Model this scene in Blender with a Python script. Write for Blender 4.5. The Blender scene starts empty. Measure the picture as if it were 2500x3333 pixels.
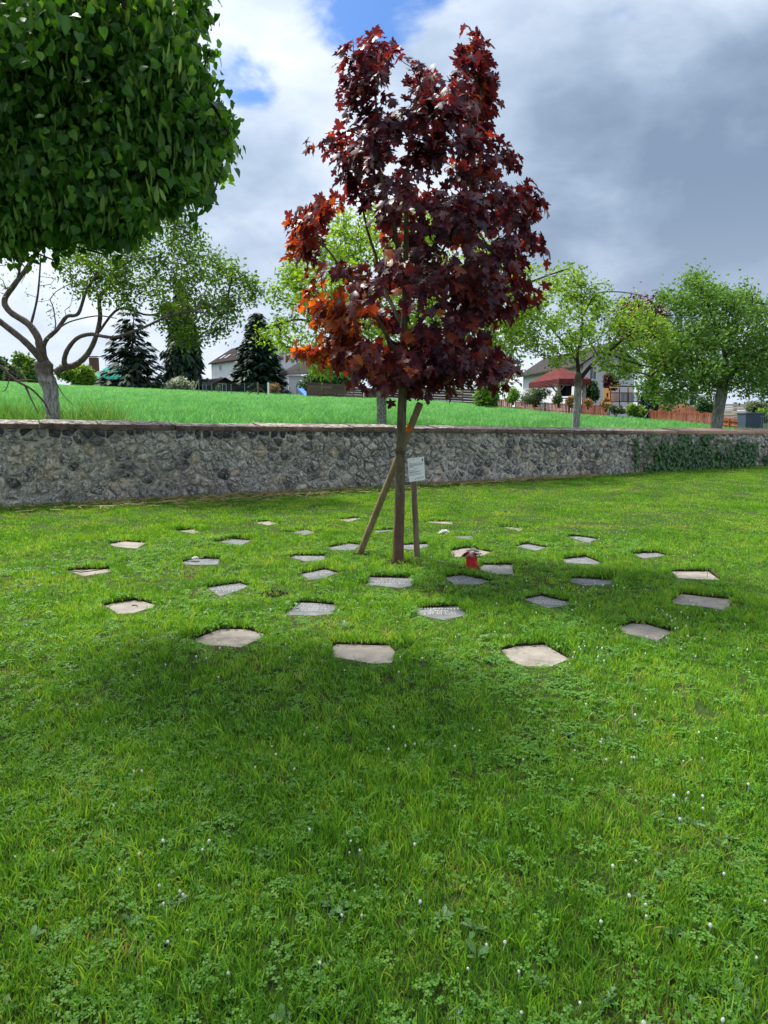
import bpy, math, random
import numpy as np
from mathutils import Vector, Matrix, geometry

RNG = random.Random(11)
NR = np.random.default_rng(11)
COL = bpy.context.scene.collection
SC = bpy.context.scene

# ------------------------------------------------------------------ camera
F, CX, CY, HY, CAMZ = 2312.0, 1250.0, 1666.5, 1334.0, 1.6      # focal length and horizon in photograph pixels
TH = math.atan((CY - HY) / F)
cam_d = bpy.data.cameras.new('camera')
cam = bpy.data.objects.new('camera', cam_d)
COL.objects.link(cam)
cam.location = (0, 0, CAMZ)
cam.rotation_euler = (math.pi / 2 - TH, 0, 0)
cam_d.sensor_fit = 'VERTICAL'
cam_d.sensor_height = 24
cam_d.lens = 24 * F / 3333
cam_d.clip_start = 0.05
cam_d.clip_end = 2000
SC.camera = cam

def ray(px, py):
    u, v = (px - CX) / F, (CY - py) / F
    return Vector((u, math.cos(TH) + v * math.sin(TH), -math.sin(TH) + v * math.cos(TH)))
def at(px, py, y):
    d = ray(px, py)
    return Vector((0, 0, CAMZ)) + d * (y / d.y)
def gnd(px, py, z=0.0):
    d = ray(px, py)
    return Vector((0, 0, CAMZ)) + d * ((z - CAMZ) / d.z)
def proj(P):
    P = np.asarray(P, float)
    x, y, z = P[:, 0], P[:, 1], P[:, 2] - CAMZ
    dep = y * math.cos(TH) - z * math.sin(TH)
    up = y * math.sin(TH) + z * math.cos(TH)
    dep = np.where(dep < .05, .05, dep)
    return CX + F * x / dep, CY - F * up / dep, dep
FY = 168.0
FC = .0214
def fieldz(x, y):
    return 1.1 - .0425 * (x - .3) + FC * (min(y, FY) - 14.2)
def onfield(px, py, lift=0.0):
    d = ray(px, py)
    # 1.6 + t dz = c - .0425 t dx + .039 t dy
    c = 1.1 + .0425 * .3 - FC * 14.2 + lift
    t = (CAMZ - c) / (-.0425 * d.x + FC * d.y - d.z)
    return Vector((0, 0, CAMZ)) + d * t

# ------------------------------------------------------------------ light and exposure
SUN_TO = Vector((-0.45, 0.42, 0.95)).normalized()
SUN_EL = math.asin(SUN_TO.z)
SUN_AZ = math.atan2(SUN_TO.x, SUN_TO.y)
sd = bpy.data.lights.new('sun', 'SUN')
sd.energy = 3.2
sd.angle = math.radians(10)
sd.color = (1.0, .955, .87)
so = bpy.data.objects.new('sun', sd)
COL.objects.link(so)
so.rotation_euler = (-SUN_TO).to_track_quat('-Z', 'Y').to_euler()
so.location = (0, 0, 30)
SC.view_settings.view_transform = 'Standard'
SC.view_settings.look = 'None'
SC.view_settings.gamma = 1
SC.view_settings.use_curve_mapping = False
SC.view_settings.exposure = 1.2

world = bpy.data.worlds.new('World')
SC.world = world
world.use_nodes = True

class NT:
    """small helper for node trees"""
    def __init__(s, nt):
        s.nt = nt; s.n = nt.nodes; s.l = nt.links
    def new(s, t, **kw):
        n = s.n.new(t)
        for k, v in kw.items():
            setattr(n, k, v)
        return n
    def put(s, sock, v):
        if hasattr(v, 'is_output') or isinstance(v, bpy.types.NodeSocket):
            s.l.new(v, sock)
        else:
            sock.default_value = v
    def math(s, op, a, b=0.0, c=None, clamp=False):
        n = s.new('ShaderNodeMath', operation=op, use_clamp=clamp)
        s.put(n.inputs[0], a); s.put(n.inputs[1], b)
        if c is not None: s.put(n.inputs[2], c)
        return n.outputs[0]
    def vmath(s, op, a, b=(0, 0, 0), scale=None):
        n = s.new('ShaderNodeVectorMath', operation=op)
        s.put(n.inputs[0], a)
        if op != 'SCALE' and op != 'NORMALIZE' and op != 'LENGTH': s.put(n.inputs[1], b)
        if scale is not None: s.put(n.inputs['Scale'], scale)
        return n.outputs['Value'] if op in ('DOT_PRODUCT', 'LENGTH') else n.outputs[0]
    def noise(s, vec, scale, detail=4, rough=.55, dist=0.0, out='Fac'):
        n = s.new('ShaderNodeTexNoise')
        if vec is not None: s.put(n.inputs['Vector'], vec)
        n.inputs['Scale'].default_value = scale
        n.inputs['Detail'].default_value = detail
        n.inputs['Roughness'].default_value = rough
        n.inputs['Distortion'].default_value = dist
        return n.outputs[0] if out == 'Fac' else n.outputs[1]
    def voro(s, vec, scale, feature='F1', out='Distance'):
        n = s.new('ShaderNodeTexVoronoi', feature=feature)
        if vec is not None: s.put(n.inputs['Vector'], vec)
        n.inputs['Scale'].default_value = scale
        return n.outputs[out]
    def rng(s, v, a, b, c=0.0, d=1.0, kind='SMOOTHSTEP'):
        n = s.new('ShaderNodeMapRange', interpolation_type=kind)
        s.put(n.inputs[0], v)
        for i, x in enumerate((a, b, c, d)): n.inputs[i + 1].default_value = x
        return n.outputs[0]
    def mix(s, f, a, b, blend='MIX'):
        n = s.new('ShaderNodeMix', data_type='RGBA', blend_type=blend)
        s.put(n.inputs[0], f); 
        for k, v in ((6, a), (7, b)):
            if isinstance(v, (tuple, list)) and len(v) == 3: v = (*v, 1)
            s.put(n.inputs[k], v)
        return n.outputs[2]
    def ramp(s, f, stops):
        n = s.new('ShaderNodeValToRGB')
        s.put(n.inputs[0], f)
        cr = n.color_ramp
        while len(cr.elements) < len(stops): cr.elements.new(.5)
        for e, (p, c) in zip(cr.elements, stops):
            e.position = p; e.color = (*c, 1)
        return n.outputs[0]

# sky: Nishita blue seen through gaps of a broken cloud deck (bright left and overhead, dark bank on the right)
w = NT(world.node_tree)
w.n.clear()
gen = w.new('ShaderNodeTexCoord').outputs['Generated']
sky = w.new('ShaderNodeTexSky', sky_type='NISHITA')
sky.sun_disc = False
sky.sun_elevation = SUN_EL
sky.sun_rotation = SUN_AZ
d0 = w.vmath('NORMALIZE', gen)
sep = w.new('ShaderNodeSeparateXYZ'); w.l.new(d0, sep.inputs[0])
zc = w.math('MAXIMUM', sep.outputs[2], 0.0)
den = w.math('ADD', zc, .62)
flat = w.new('ShaderNodeCombineXYZ')
w.l.new(w.math('DIVIDE', sep.outputs[0], den), flat.inputs[0])
w.l.new(w.math('DIVIDE', sep.outputs[1], den), flat.inputs[1])
w.l.new(w.math('MULTIPLY', zc, 1.1), flat.inputs[2])
flat = flat.outputs[0]
warp = w.noise(flat, 1.7, 5, .6, out='Color')
warpd = w.vmath('ADD', d0, w.vmath('SCALE', w.vmath('SUBTRACT', warp, (.5, .5, .5)), scale=.20))
fine = w.noise(flat, 5.0, 8, .56, .15)
big = w.noise(flat, 1.15, 4, .5, .2)
def blob(px, py, r0, r1):
    dr = ray(px, py).normalized()
    dt = w.vmath('DOT_PRODUCT', w.vmath('NORMALIZE', warpd), tuple(dr))
    return w.rng(dt, math.cos(math.radians(r1)), math.cos(math.radians(r0)))
# gaps
g = w.math('MAXIMUM', blob(1340, 20, 0, 6.2), w.math('MULTIPLY', blob(860, 290, 0, 4.0), .54))
g = w.math('MAXIMUM', g, w.math('MULTIPLY', blob(1340, -200, 0, 9), 1.0))
# cells of the cloud deck elsewhere
cells = w.rng(w.math('ADD', w.math('MULTIPLY', big, .7), w.math('MULTIPLY', fine, .3)), .64, .76)
vis = w.rng(sep.outputs[2], .62, .80)
g = w.math('MAXIMUM', g, w.math('MULTIPLY', cells, vis))
g = w.rng(w.math('ADD', g, w.math('MULTIPLY', w.math('SUBTRACT', w.noise(flat, 9.0, 8, .6, .3), .5), 2.0)), .28, .85)
# darkness of the clouds
dk = w.math('MAXIMUM', blob(2350, 700, 1, 14), w.math('MULTIPLY', blob(1950, 680, 2, 12), .8))
dk = w.math('MAXIMUM', dk, w.math('MULTIPLY', blob(2900, 850, 3, 15), .8))
dk = w.math('MAXIMUM', dk, w.math('MULTIPLY', blob(870, 720, 2, 8), .34))
dk = w.math('MAXIMUM', dk, w.math('MULTIPLY', blob(760, 390, 1, 6), .24))
shade = w.math('ADD', w.math('MULTIPLY', dk, .80), w.math('MULTIPLY', w.math('SUBTRACT', fine, .38), 1.35))
shade = w.math('ADD', shade, w.math('MULTIPLY', w.math('SUBTRACT', big, .45), .55), clamp=True)
low = w.rng(sep.outputs[2], .0, .30, 1, 0)
cl = w.ramp(shade, [(0, (.74, .79, .87)), (.25, (.56, .63, .75)), (.5, (.39, .48, .61)), (.80, (.245, .325, .445)), (1, (.185, .255, .365))])
cl = w.mix(w.math('MULTIPLY', low, .38), cl, (.62, .69, .82))
blue = w.mix(1.0, sky.outputs[0], (.052, .078, .115), 'MULTIPLY')
allc = w.mix(g, cl, blue)
glow = w.vmath('DOT_PRODUCT', d0, tuple(SUN_TO))   # thin cloud brightens towards the veiled sun
glow = w.math('POWER', w.math('MAXIMUM', glow, 0.0), 7.0)
allc = w.mix(1.0, allc, w.ramp(glow, [(0, (.47, .47, .47)), (1, (1, 1, 1))]), 'MULTIPLY')
allc = w.vmath('SCALE', allc, scale=2.0)
below = w.rng(sep.outputs[2], -.06, .0)
allc = w.mix(below, (.10, .13, .07), allc)
bg = w.new('ShaderNodeBackground')
w.l.new(allc, bg.inputs[0])
bg.inputs[1].default_value = 0.63
wo = w.new('ShaderNodeOutputWorld')
w.l.new(bg.outputs[0], wo.inputs[0])

# ------------------------------------------------------------------ materials
MATS = {}
def mat_tree(name):
    m = bpy.data.materials.new(name)
    m.use_nodes = True
    t = NT(m.node_tree)
    t.n.clear()
    MATS[name] = m
    return m, t
def finish(t, shader, disp=None):
    o = t.new('ShaderNodeOutputMaterial')
    t.l.new(shader, o.inputs[0])
def principled(t, col, rough=.7, spec=.3, normal=None):
    b = t.new('ShaderNodeBsdfPrincipled')
    if isinstance(col, (tuple, list)): col = (*col[:3], 1)
    t.put(b.inputs['Base Color'], col)
    t.put(b.inputs['Roughness'], rough)
    t.put(b.inputs['Specular IOR Level'], spec)
    if normal is not None: t.l.new(normal, b.inputs['Normal'])
    return b.outputs[0]
def bump(t, h, strength=.5, dist=.02):
    b = t.new('ShaderNodeBump')
    t.put(b.inputs['Height'], h)
    b.inputs['Strength'].default_value = strength
    b.inputs['Distance'].default_value = dist
    return b.outputs[0]
def pos(t): return t.new('ShaderNodeNewGeometry').outputs['Position']
def obj_co(t): return t.new('ShaderNodeTexCoord').outputs['Object']
def attr(t, name='tint'):
    return t.new('ShaderNodeAttribute', attribute_name=name).outputs['Fac']
def leaf_mat(name, stops, trans=.4, tcol=(1.5, 1.25, .5), rough=.45, spec=.35, patch=None, use_info=False):
    m, t = mat_tree(name)
    f = attr(t)
    if use_info:
        oi = t.new('ShaderNodeObjectInfo').outputs['Random']
        f = t.math('ADD', t.math('MULTIPLY', f, .6), t.math('MULTIPLY', oi, .4))
    if patch:
        p = pos(t)
        n1 = t.noise(p, patch[0], 3, .55)
        f = t.math('ADD', f, t.math('MULTIPLY', t.math('SUBTRACT', n1, .5), patch[1]), clamp=True)
    c = t.ramp(f, stops)
    s1 = principled(t, c, rough, spec)
    tr = t.new('ShaderNodeBsdfTranslucent')
    t.l.new(t.mix(1.0, c, tcol, 'MULTIPLY'), tr.inputs[0])
    ms = t.new('ShaderNodeMixShader')
    ms.inputs[0].default_value = trans
    t.l.new(s1, ms.inputs[1]); t.l.new(tr.outputs[0], ms.inputs[2])
    finish(t, ms.outputs[0])
    return m
def plain(name, col, rough=.7, spec=.3, var=.15, scale=8, bmp=.2, bscale=60, obj=True):
    m, t = mat_tree(name)
    co = obj_co(t) if obj else pos(t)
    n = t.noise(co, scale, 5, .6)
    c = t.mix(n, tuple(x * (1 - var) for x in col), tuple(min(1, x * (1 + var)) for x in col))
    finish(t, principled(t, c, rough, spec, bump(t, t.noise(co, bscale, 4, .6), bmp, .01)))
    return m
def wood(name, a, b, axis=2, scale=14, rough=.75):
    m, t = mat_tree(name)
    co = obj_co(t)
    mp = t.new('ShaderNodeMapping')
    sc = [scale, scale, scale]; sc[axis] = scale * .07
    mp.inputs['Scale'].default_value = sc
    t.l.new(co, mp.inputs[0])
    n = t.noise(mp.outputs[0], 3, 6, .65, .6)
    blot = t.noise(co, 3.0, 3, .5)
    oi = t.new('ShaderNodeObjectInfo').outputs['Random']
    f = t.math('ADD', t.math('MULTIPLY', n, .8), t.math('MULTIPLY', t.math('SUBTRACT', blot, .4), .5))
    f = t.math('ADD', f, t.math('MULTIPLY', t.math('SUBTRACT', oi, .5), .3), clamp=True)
    c = t.mix(t.rng(f, .25, .75), a, b)
    finish(t, principled(t, c, rough, .2, bump(t, n, .5, .006)))
    return m

GRASS = [(0, (.046, .145, .018)), (.35, (.100, .270, .030)), (.65, (.20, .435, .044)), (.88, (.36, .55, .070)), (1, (.42, .38, .14))]
leaf_mat('grass_blade', GRASS, .42, (1.45, 1.3, .35), .5, .25, patch=(1.3, 1.0), use_info=True)
leaf_mat('clover', [(0, (.07, .22, .03)), (1, (.18, .38, .05))], .35, (1.3, 1.25, .4), .5, .3, patch=(1.5, .4), use_info=True)
leaf_mat('weed_leaf', [(0, (.07, .17, .05)), (.7, (.12, .25, .08)), (1, (.2, .32, .16))], .3, (1.3, 1.25, .4), .55, .3)
leaf_mat('straw', [(0, (.30, .24, .11)), (1, (.52, .44, .24))], .25, (1, 1, .7), .6, .2)
leaf_mat('wheat', [(0, (.045, .17, .050)), (.5, (.12, .36, .12)), (1, (.31, .57, .25))], .45, (1.2, 1.25, .6), .5, .25, patch=(.6, .8), use_info=True)
leaf_mat('tall_grass', [(0, (.05, .16, .02)), (.7, (.11, .26, .05)), (1, (.34, .38, .22))], .45, (1.3, 1.2, .6), .5, .25, use_info=True)
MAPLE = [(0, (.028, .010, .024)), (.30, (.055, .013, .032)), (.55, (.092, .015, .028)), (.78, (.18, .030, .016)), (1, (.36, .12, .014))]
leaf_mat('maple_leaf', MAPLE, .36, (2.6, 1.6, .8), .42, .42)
leaf_mat('linden_leaf', [(0, (.026, .095, .018)), (.5, (.060, .18, .028)), (.8, (.11, .27, .038)), (1, (.20, .37, .06))], .44, (1.6, 1.5, .35), .42, .38)
leaf_mat('linden_bract', [(0, (.13, .25, .05)), (1, (.22, .34, .09))], .4, (1.2, 1.2, .5), .5, .3)
leaf_mat('cherry_leaf', [(0, (.06, .14, .022)), (.6, (.12, .25, .034)), (1, (.21, .34, .05))], .42, (1.5, 1.35, .35), .45, .3)
leaf_mat('bright_leaf', [(0, (.10, .22, .028)), (.6, (.19, .34, .04)), (1, (.30, .43, .06))], .45, (1.5, 1.35, .35), .45, .3)
leaf_mat('orchard_leaf', [(0, (.10, .21, .04)), (.6, (.20, .35, .06)), (1, (.34, .48, .13))], .42, (1.4, 1.3, .4), .6, .12)
leaf_mat('pear_leaf', [(0, (.065, .15, .038)), (.6, (.13, .26, .06)), (1, (.27, .42, .14))], .40, (1.35, 1.3, .45), .6, .12)
leaf_mat('plum_leaf', [(0, (.035, .008, .016)), (.6, (.075, .014, .028)), (1, (.15, .04, .05))], .35, (2, 1, .8), .45, .4)
leaf_mat('spruce_needle', [(0, (.010, .026, .018)), (.6, (.020, .048, .026)), (1, (.045, .085, .045))], .12, (1, 1, .5), .6, .25)
leaf_mat('fir_needle', [(0, (.007, .024, .016)), (.6, (.014, .044, .026)), (1, (.035, .080, .040))], .10, (1, 1, .5), .55, .3)
leaf_mat('hedge_leaf', [(0, (.025, .075, .024)), (.6, (.05, .13, .036)), (1, (.11, .21, .06))], .25, (1.3, 1.2, .4), .5, .3)
leaf_mat('shrub_leaf', [(0, (.05, .09, .035)), (.6, (.10, .15, .06)), (1, (.26, .30, .19))], .3, (1.2, 1.2, .5), .5, .3)
leaf_mat('blossom_leaf', [(0, (.06, .10, .04)), (.4, (.13, .19, .08)), (.5, (.5, .52, .45)), (1, (.7, .7, .65))], .3, (1.1, 1.1, .6), .5, .3)
leaf_mat('orange_leaf', [(0, (.10, .14, .04)), (.4, (.25, .16, .06)), (1, (.55, .30, .12))], .35, (1.3, 1.0, .5), .5, .3)
leaf_mat('ivy_leaf', [(0, (.018, .07, .018)), (.6, (.04, .13, .028)), (1, (.10, .22, .045))], .2, (1.3, 1.3, .4), .35, .5)
leaf_mat('white_petal', [(0, (.62, .62, .60)), (1, (.82, .82, .80))], .3, (1, 1, 1), .6, .2)
leaf_mat('pink_petal', [(0, (.70, .46, .40)), (1, (.80, .62, .52))], .3, (1.1, .95, .9), .6, .2)
leaf_mat('red_petal', [(0, (.30, .02, .02)), (1, (.55, .05, .04))], .3, (1.3, .8, .8), .5, .3)

def bark(name, a, b, scale=9, lichen=None, rough=.85, red_low=False, above=None):
    m, t = mat_tree(name)
    co = pos(t)
    mp = t.new('ShaderNodeMapping'); mp.inputs['Scale'].default_value = (1, 1, .28)
    t.l.new(co, mp.inputs[0])
    n = t.noise(mp.outputs[0], scale * 2.2, 6, .65, .5)
    c = t.mix(t.rng(n, .3, .7), a, b)
    if red_low:
        z = t.new('ShaderNodeSeparateXYZ'); t.l.new(co, z.inputs[0])
        nz = t.math('ADD', z.outputs[2], t.math('MULTIPLY', t.noise(co, 3, 2), .5))
        c = t.mix(t.rng(nz, .5, 1.15, .85, 0), c, t.mix(n, (.075, .038, .028), (.19, .10, .075)))
        dots = t.rng(t.voro(co, 26), .05, .12, 1, 0)
        c = t.mix(t.math('MULTIPLY', dots, .75), c, (.42, .39, .32))
    if lichen:
        l = t.noise(mp.outputs[0], scale * 5, 5, .7)
        c = t.mix(t.rng(l, lichen[1], lichen[1] + .1), c, lichen[0])
    if above:      # limewash ends at the fork
        z = t.new('ShaderNodeSeparateXYZ'); t.l.new(co, z.inputs[0])
        zz = t.math('ADD', z.outputs[2], t.math('MULTIPLY', t.math('SUBTRACT', t.noise(co, 5, 4), .5), .7))
        c = t.mix(t.rng(zz, 2.12, 2.45), c, t.mix(n, *above))
    finish(t, principled(t, c, rough, .2, bump(t, n, 1.0, .03)))
bark('maple_bark', (.075, .062, .040), (.17, .145, .095), 10, red_low=True)
bark('cherry_bark', (.06, .047, .040), (.18, .145, .12), 12, lichen=((.22, .21, .18), .60))
bark('whitewashed_bark', (.12, .115, .11), (.44, .43, .42), 12, lichen=((.42, .42, .41), .55), above=((.06, .047, .040), (.18, .145, .12)))
bark('dark_bark', (.028, .022, .017), (.075, .060, .048), 12)
bark('twig_bark', (.06, .045, .03), (.12, .09, .06), 12)
bark('lichen_bark', (.07, .065, .05), (.16, .15, .12), 12, lichen=((.48, .50, .46), .47))

def stone_mat():
    m, t = mat_tree('rubble_stone')
    co = pos(t)
    f = attr(t)
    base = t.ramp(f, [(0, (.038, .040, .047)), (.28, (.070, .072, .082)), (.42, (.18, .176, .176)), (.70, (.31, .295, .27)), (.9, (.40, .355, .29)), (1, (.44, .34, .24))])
    n = t.noise(co, 9, 6, .7, .3)
    c = t.mix(t.rng(n, .3, .7), t.mix(1, base, (.40, .40, .41), 'MULTIPLY'), t.mix(1, base, (1.75, 1.72, 1.68), 'MULTIPLY'))
    fine = t.noise(co, 30, 8, .80)
    zone = t.noise(co, 1.4, 3, .5)
    thr = t.math('SUBTRACT', .55, t.math('MULTIPLY', t.math('SUBTRACT', zone, .45), .35))
    li = t.rng(t.math('SUBTRACT', fine, thr), 0, .045)
    li = t.math('MULTIPLY', li, t.rng(f, .12, .34, .25, .9))
    sx_ = t.new('ShaderNodeSeparateXYZ'); t.l.new(co, sx_.inputs[0])
    li = t.math('MULTIPLY', li, t.rng(sx_.outputs[0], -1, 5, 1, .38))
    c = t.mix(li, c, (.68, .665, .62))
    grit = t.noise(co, 15, 9, .82)
    gm = t.math('MULTIPLY', t.rng(grit, .49, .55), t.rng(zone, .35, .6, .30, .85))
    c = t.mix(t.math('MULTIPLY', gm, t.rng(f, .20, .45, .10, 1)), c, (.68, .665, .62))
    dk = t.rng(t.noise(co, 13, 9, .8), .50, .57)
    c = t.mix(t.math('MULTIPLY', dk, .5), c, (.020, .019, .018))
    yl = t.math('MULTIPLY', t.rng(t.noise(co, 3.1, 4, .6), .64, .72), .5)
    c = t.mix(yl, c, (.20, .14, .05))
    finish(t, principled(t, c, .88, .15, bump(t, t.math('ADD', n, t.math('MULTIPLY', fine, .6)), 1.0, .05)))
stone_mat()
def mortar_mat():
    m, t = mat_tree('lime_mortar')
    co = pos(t)
    n = t.noise(co, 7, 6, .7)
    s = t.new('ShaderNodeSeparateXYZ'); t.l.new(co, s.inputs[0])
    c = t.mix(t.rng(n, .3, .7), (.32, .305, .27), (.84, .81, .74))
    joint_shade = t.noise(co, .8, 4, .6)  # dark blotches painted into the mortar deepen the shade of the joints
    c = t.mix(t.rng(joint_shade, .42, .62, 0, .6), c, (.085, .078, .068))
    sp = t.rng(t.noise(co, 45, 5, .7), .56, .63)
    c = t.mix(t.math('MULTIPLY', sp, .55), c, (.05, .045, .04))
    finish(t, principled(t, c, .92, .1, bump(t, t.noise(co, 40, 6, .7), .9, .02)))
mortar_mat()
def coping_mat():
    m, t = mat_tree('sandstone_coping')
    co = pos(t)
    oi = t.new('ShaderNodeObjectInfo').outputs['Random']
    sp = t.new('ShaderNodeSeparateXYZ'); t.l.new(co, sp.inputs[0])
    n = t.noise(co, 5, 6, .7)
    c = t.mix(t.rng(n, .3, .7), (.070, .050, .042), (.17, .122, .098))
    fresh = t.math('ADD', t.rng(sp.outputs[0], 5.5, 9.5), t.math('MULTIPLY', t.math('SUBTRACT', oi, .5), .4), clamp=True)
    c = t.mix(fresh, c, t.mix(n, (.36, .20, .15), (.52, .33, .26)))
    nz = t.new('ShaderNodeNewGeometry'); sz = t.new('ShaderNodeSeparateXYZ'); t.l.new(nz.outputs['Normal'], sz.inputs[0])
    top = t.rng(sz.outputs[2], .4, .8)
    l1 = t.rng(t.noise(co, 11, 6, .75), .47, .56)
    l2 = t.rng(t.noise(co, 24, 6, .75), .60, .66)
    li = t.math('MAXIMUM', t.math('MULTIPLY', l1, t.math('MULTIPLY', top, .75)), t.math('MULTIPLY', l2, .55))
    li = t.math('MULTIPLY', li, t.rng(fresh, 0, 1, 1, .55))
    c = t.mix(li, c, (.46, .45, .42))
    d = t.rng(t.noise(co, 4, 6, .7), .52, .64)
    c = t.mix(t.math('MULTIPLY', d, t.rng(fresh, 0, 1, .75, .12)), c, (.035, .028, .024))
    finish(t, principled(t, c, .88, .15, bump(t, t.noise(co, 30, 6, .7), .7, .012)))
coping_mat()
def soil_mat():
    m, t = mat_tree('soil')
    co = pos(t)
    n = t.noise(co, 30, 6, .7)
    c = t.mix(n, (.020, .013, .009), (.075, .048, .032))
    finish(t, principled(t, c, .95, .1, bump(t, n, 1, .03)))
soil_mat()
def turf_mat():
    m, t = mat_tree('turf')
    co = pos(t)
    n = t.noise(co, 26, 5, .7)
    c = t.mix(t.rng(n, .35, .65), (.024, .045, .010), (.050, .085, .017))
    bare = t.rng(t.noise(co, 1.9, 4, .6), .54, .66)
    c = t.mix(bare, c, (.060, .042, .022))
    finish(t, principled(t, c, .95, .1, bump(t, n, .8, .02)))
turf_mat()
def fieldmat():
    m, t = mat_tree('field_soil')
    n = t.noise(pos(t), 8, 5, .7)
    finish(t, principled(t, t.mix(n, (.010, .038, .010), (.022, .065, .017)), .95, .1))
fieldmat()
def slab_mat(name, a, b, speck, sc=60):
    m, t = mat_tree(name)
    co = pos(t)
    n = t.noise(co, 6, 6, .65)
    c = t.mix(t.rng(n, .3, .7), a, b)
    s = t.rng(t.noise(co, sc, 4, .7), .58, .66)
    c = t.mix(t.math('MULTIPLY', s, .5), c, speck)
    st = t.rng(t.noise(co, 2.3, 4, .6), .55, .7)
    c = t.mix(t.math('MULTIPLY', st, .6), c, tuple(x * .4 for x in a))
    c = t.mix(t.math('MULTIPLY', t.rng(t.noise(co, 14, 6, .75), .56, .64), .5), c, tuple(x * .35 for x in a))
    finish(t, principled(t, c, .8, .25, bump(t, t.noise(co, 50, 6, .7), .5, .006)))
slab_mat('beige_sandstone', (.21, .185, .158), (.31, .28, .245), (.11, .10, .085))
slab_mat('grey_granite', (.10, .108, .112), (.19, .198, .205), (.28, .28, .28), 90)
slab_mat('pale_granite', (.21, .205, .195), (.30, .295, .28), (.15, .15, .15), 90)
plain('engraving_paint', (.40, .40, .38), .7, .2)
wood('stake_wood', (.085, .062, .032), (.25, .195, .105), 2, 10)
wood('board_wood', (.055, .036, .024), (.17, .115, .080), 0, 6)
wood('picket_wood', (.17, .048, .020), (.36, .115, .048), 2, 8)
wood('pale_wood', (.20, .175, .145), (.38, .34, .29), 0, 6)
wood('post_wood', (.09, .065, .045), (.23, .175, .12), 2, 8)
wood('honey_wood', (.28, .13, .05), (.50, .27, .11), 2, 8)
wood('shed_wood', (.010, .009, .008), (.030, .024, .021), 2, 8)
plain('sign_white', (.90, .92, .95), .4, .4, .02, bmp=.0)
plain('ink', (.10, .11, .12), .6, .2)
plain('cord', (.09, .08, .06), .8, .2)
plain('render_white', (.66, .66, .70), .85, .15, .06, 2)
plain('render_pink', (.70, .64, .65), .85, .15, .06, 2)
plain('render_cream', (.58, .58, .52), .85, .15, .06, 2)
plain('frame_white', (.78, .78, .80), .5, .4, .03)
plain('glass_dark', (.035, .045, .06), .08, .7, .2, bmp=0)
plain('glass_sky', (.45, .50, .58), .1, .7, .2, bmp=0)
plain('slate_cladding', (.065, .075, .10), .6, .3, .2)
plain('blind_pink', (.55, .33, .28), .7, .2, .08)
plain('brick_red', (.13, .060, .045), .85, .2, .3)
plain('metal_grey', (.14, .16, .16), .5, .5, .1)
plain('mesh_green', (.030, .07, .06), .6, .3, .1)
plain('slide_blue', (.10, .25, .62), .35, .5, .05)
plain('bin_blue', (.055, .075, .12), .45, .4, .15)
plain('pot_red', (.55, .025, .03), .45, .35, .12, 10, .15)
plain('ribbon_red', (.55, .02, .05), .35, .45, .05)
plain('black_fabric', (.012, .012, .015), .7, .2)
plain('shed_blue', (.42, .48, .62), .7, .2, .06)
plain('mulch', (.13, .060, .035), .95, .1, .4, 12, .8, 30)
plain('rock_grey', (.18, .17, .16), .9, .15, .35, 6, .6, 20)
plain('gutter_zinc', (.40, .41, .42), .5, .4)
plain('playset_amber', (.50, .25, .08), .7, .3, .15)
def tiles(name, a, b, sx, sz):
    m, t = mat_tree(name)
    co = obj_co(t)
    n = t.noise(co, 3, 4, .6)
    w1 = t.new('ShaderNodeTexWave', wave_type='BANDS', bands_direction='Z'); w1.inputs['Scale'].default_value = sz
    t.l.new(co, w1.inputs[0])
    c = t.mix(t.rng(n, .3, .7), a, b)
    c = t.mix(t.rng(w1.outputs['Fac'], .0, .25, .45, 0), c, tuple(x * .3 for x in a))
    finish(t, principled(t, c, .95, .05, bump(t, w1.outputs['Fac'], .6, .03)))
tiles('roof_brown', (.028, .019, .018), (.052, .037, .034), 3, 1.0)
tiles('roof_grey', (.035, .032, .032), (.07, .062, .060), 3, 1.0)
tiles('roof_green', (.018, .19, .15), (.05, .34, .27), 3, 1.0)
tiles('roof_red', (.10, .026, .027), (.16, .048, .048), 3, 2.2)

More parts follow.
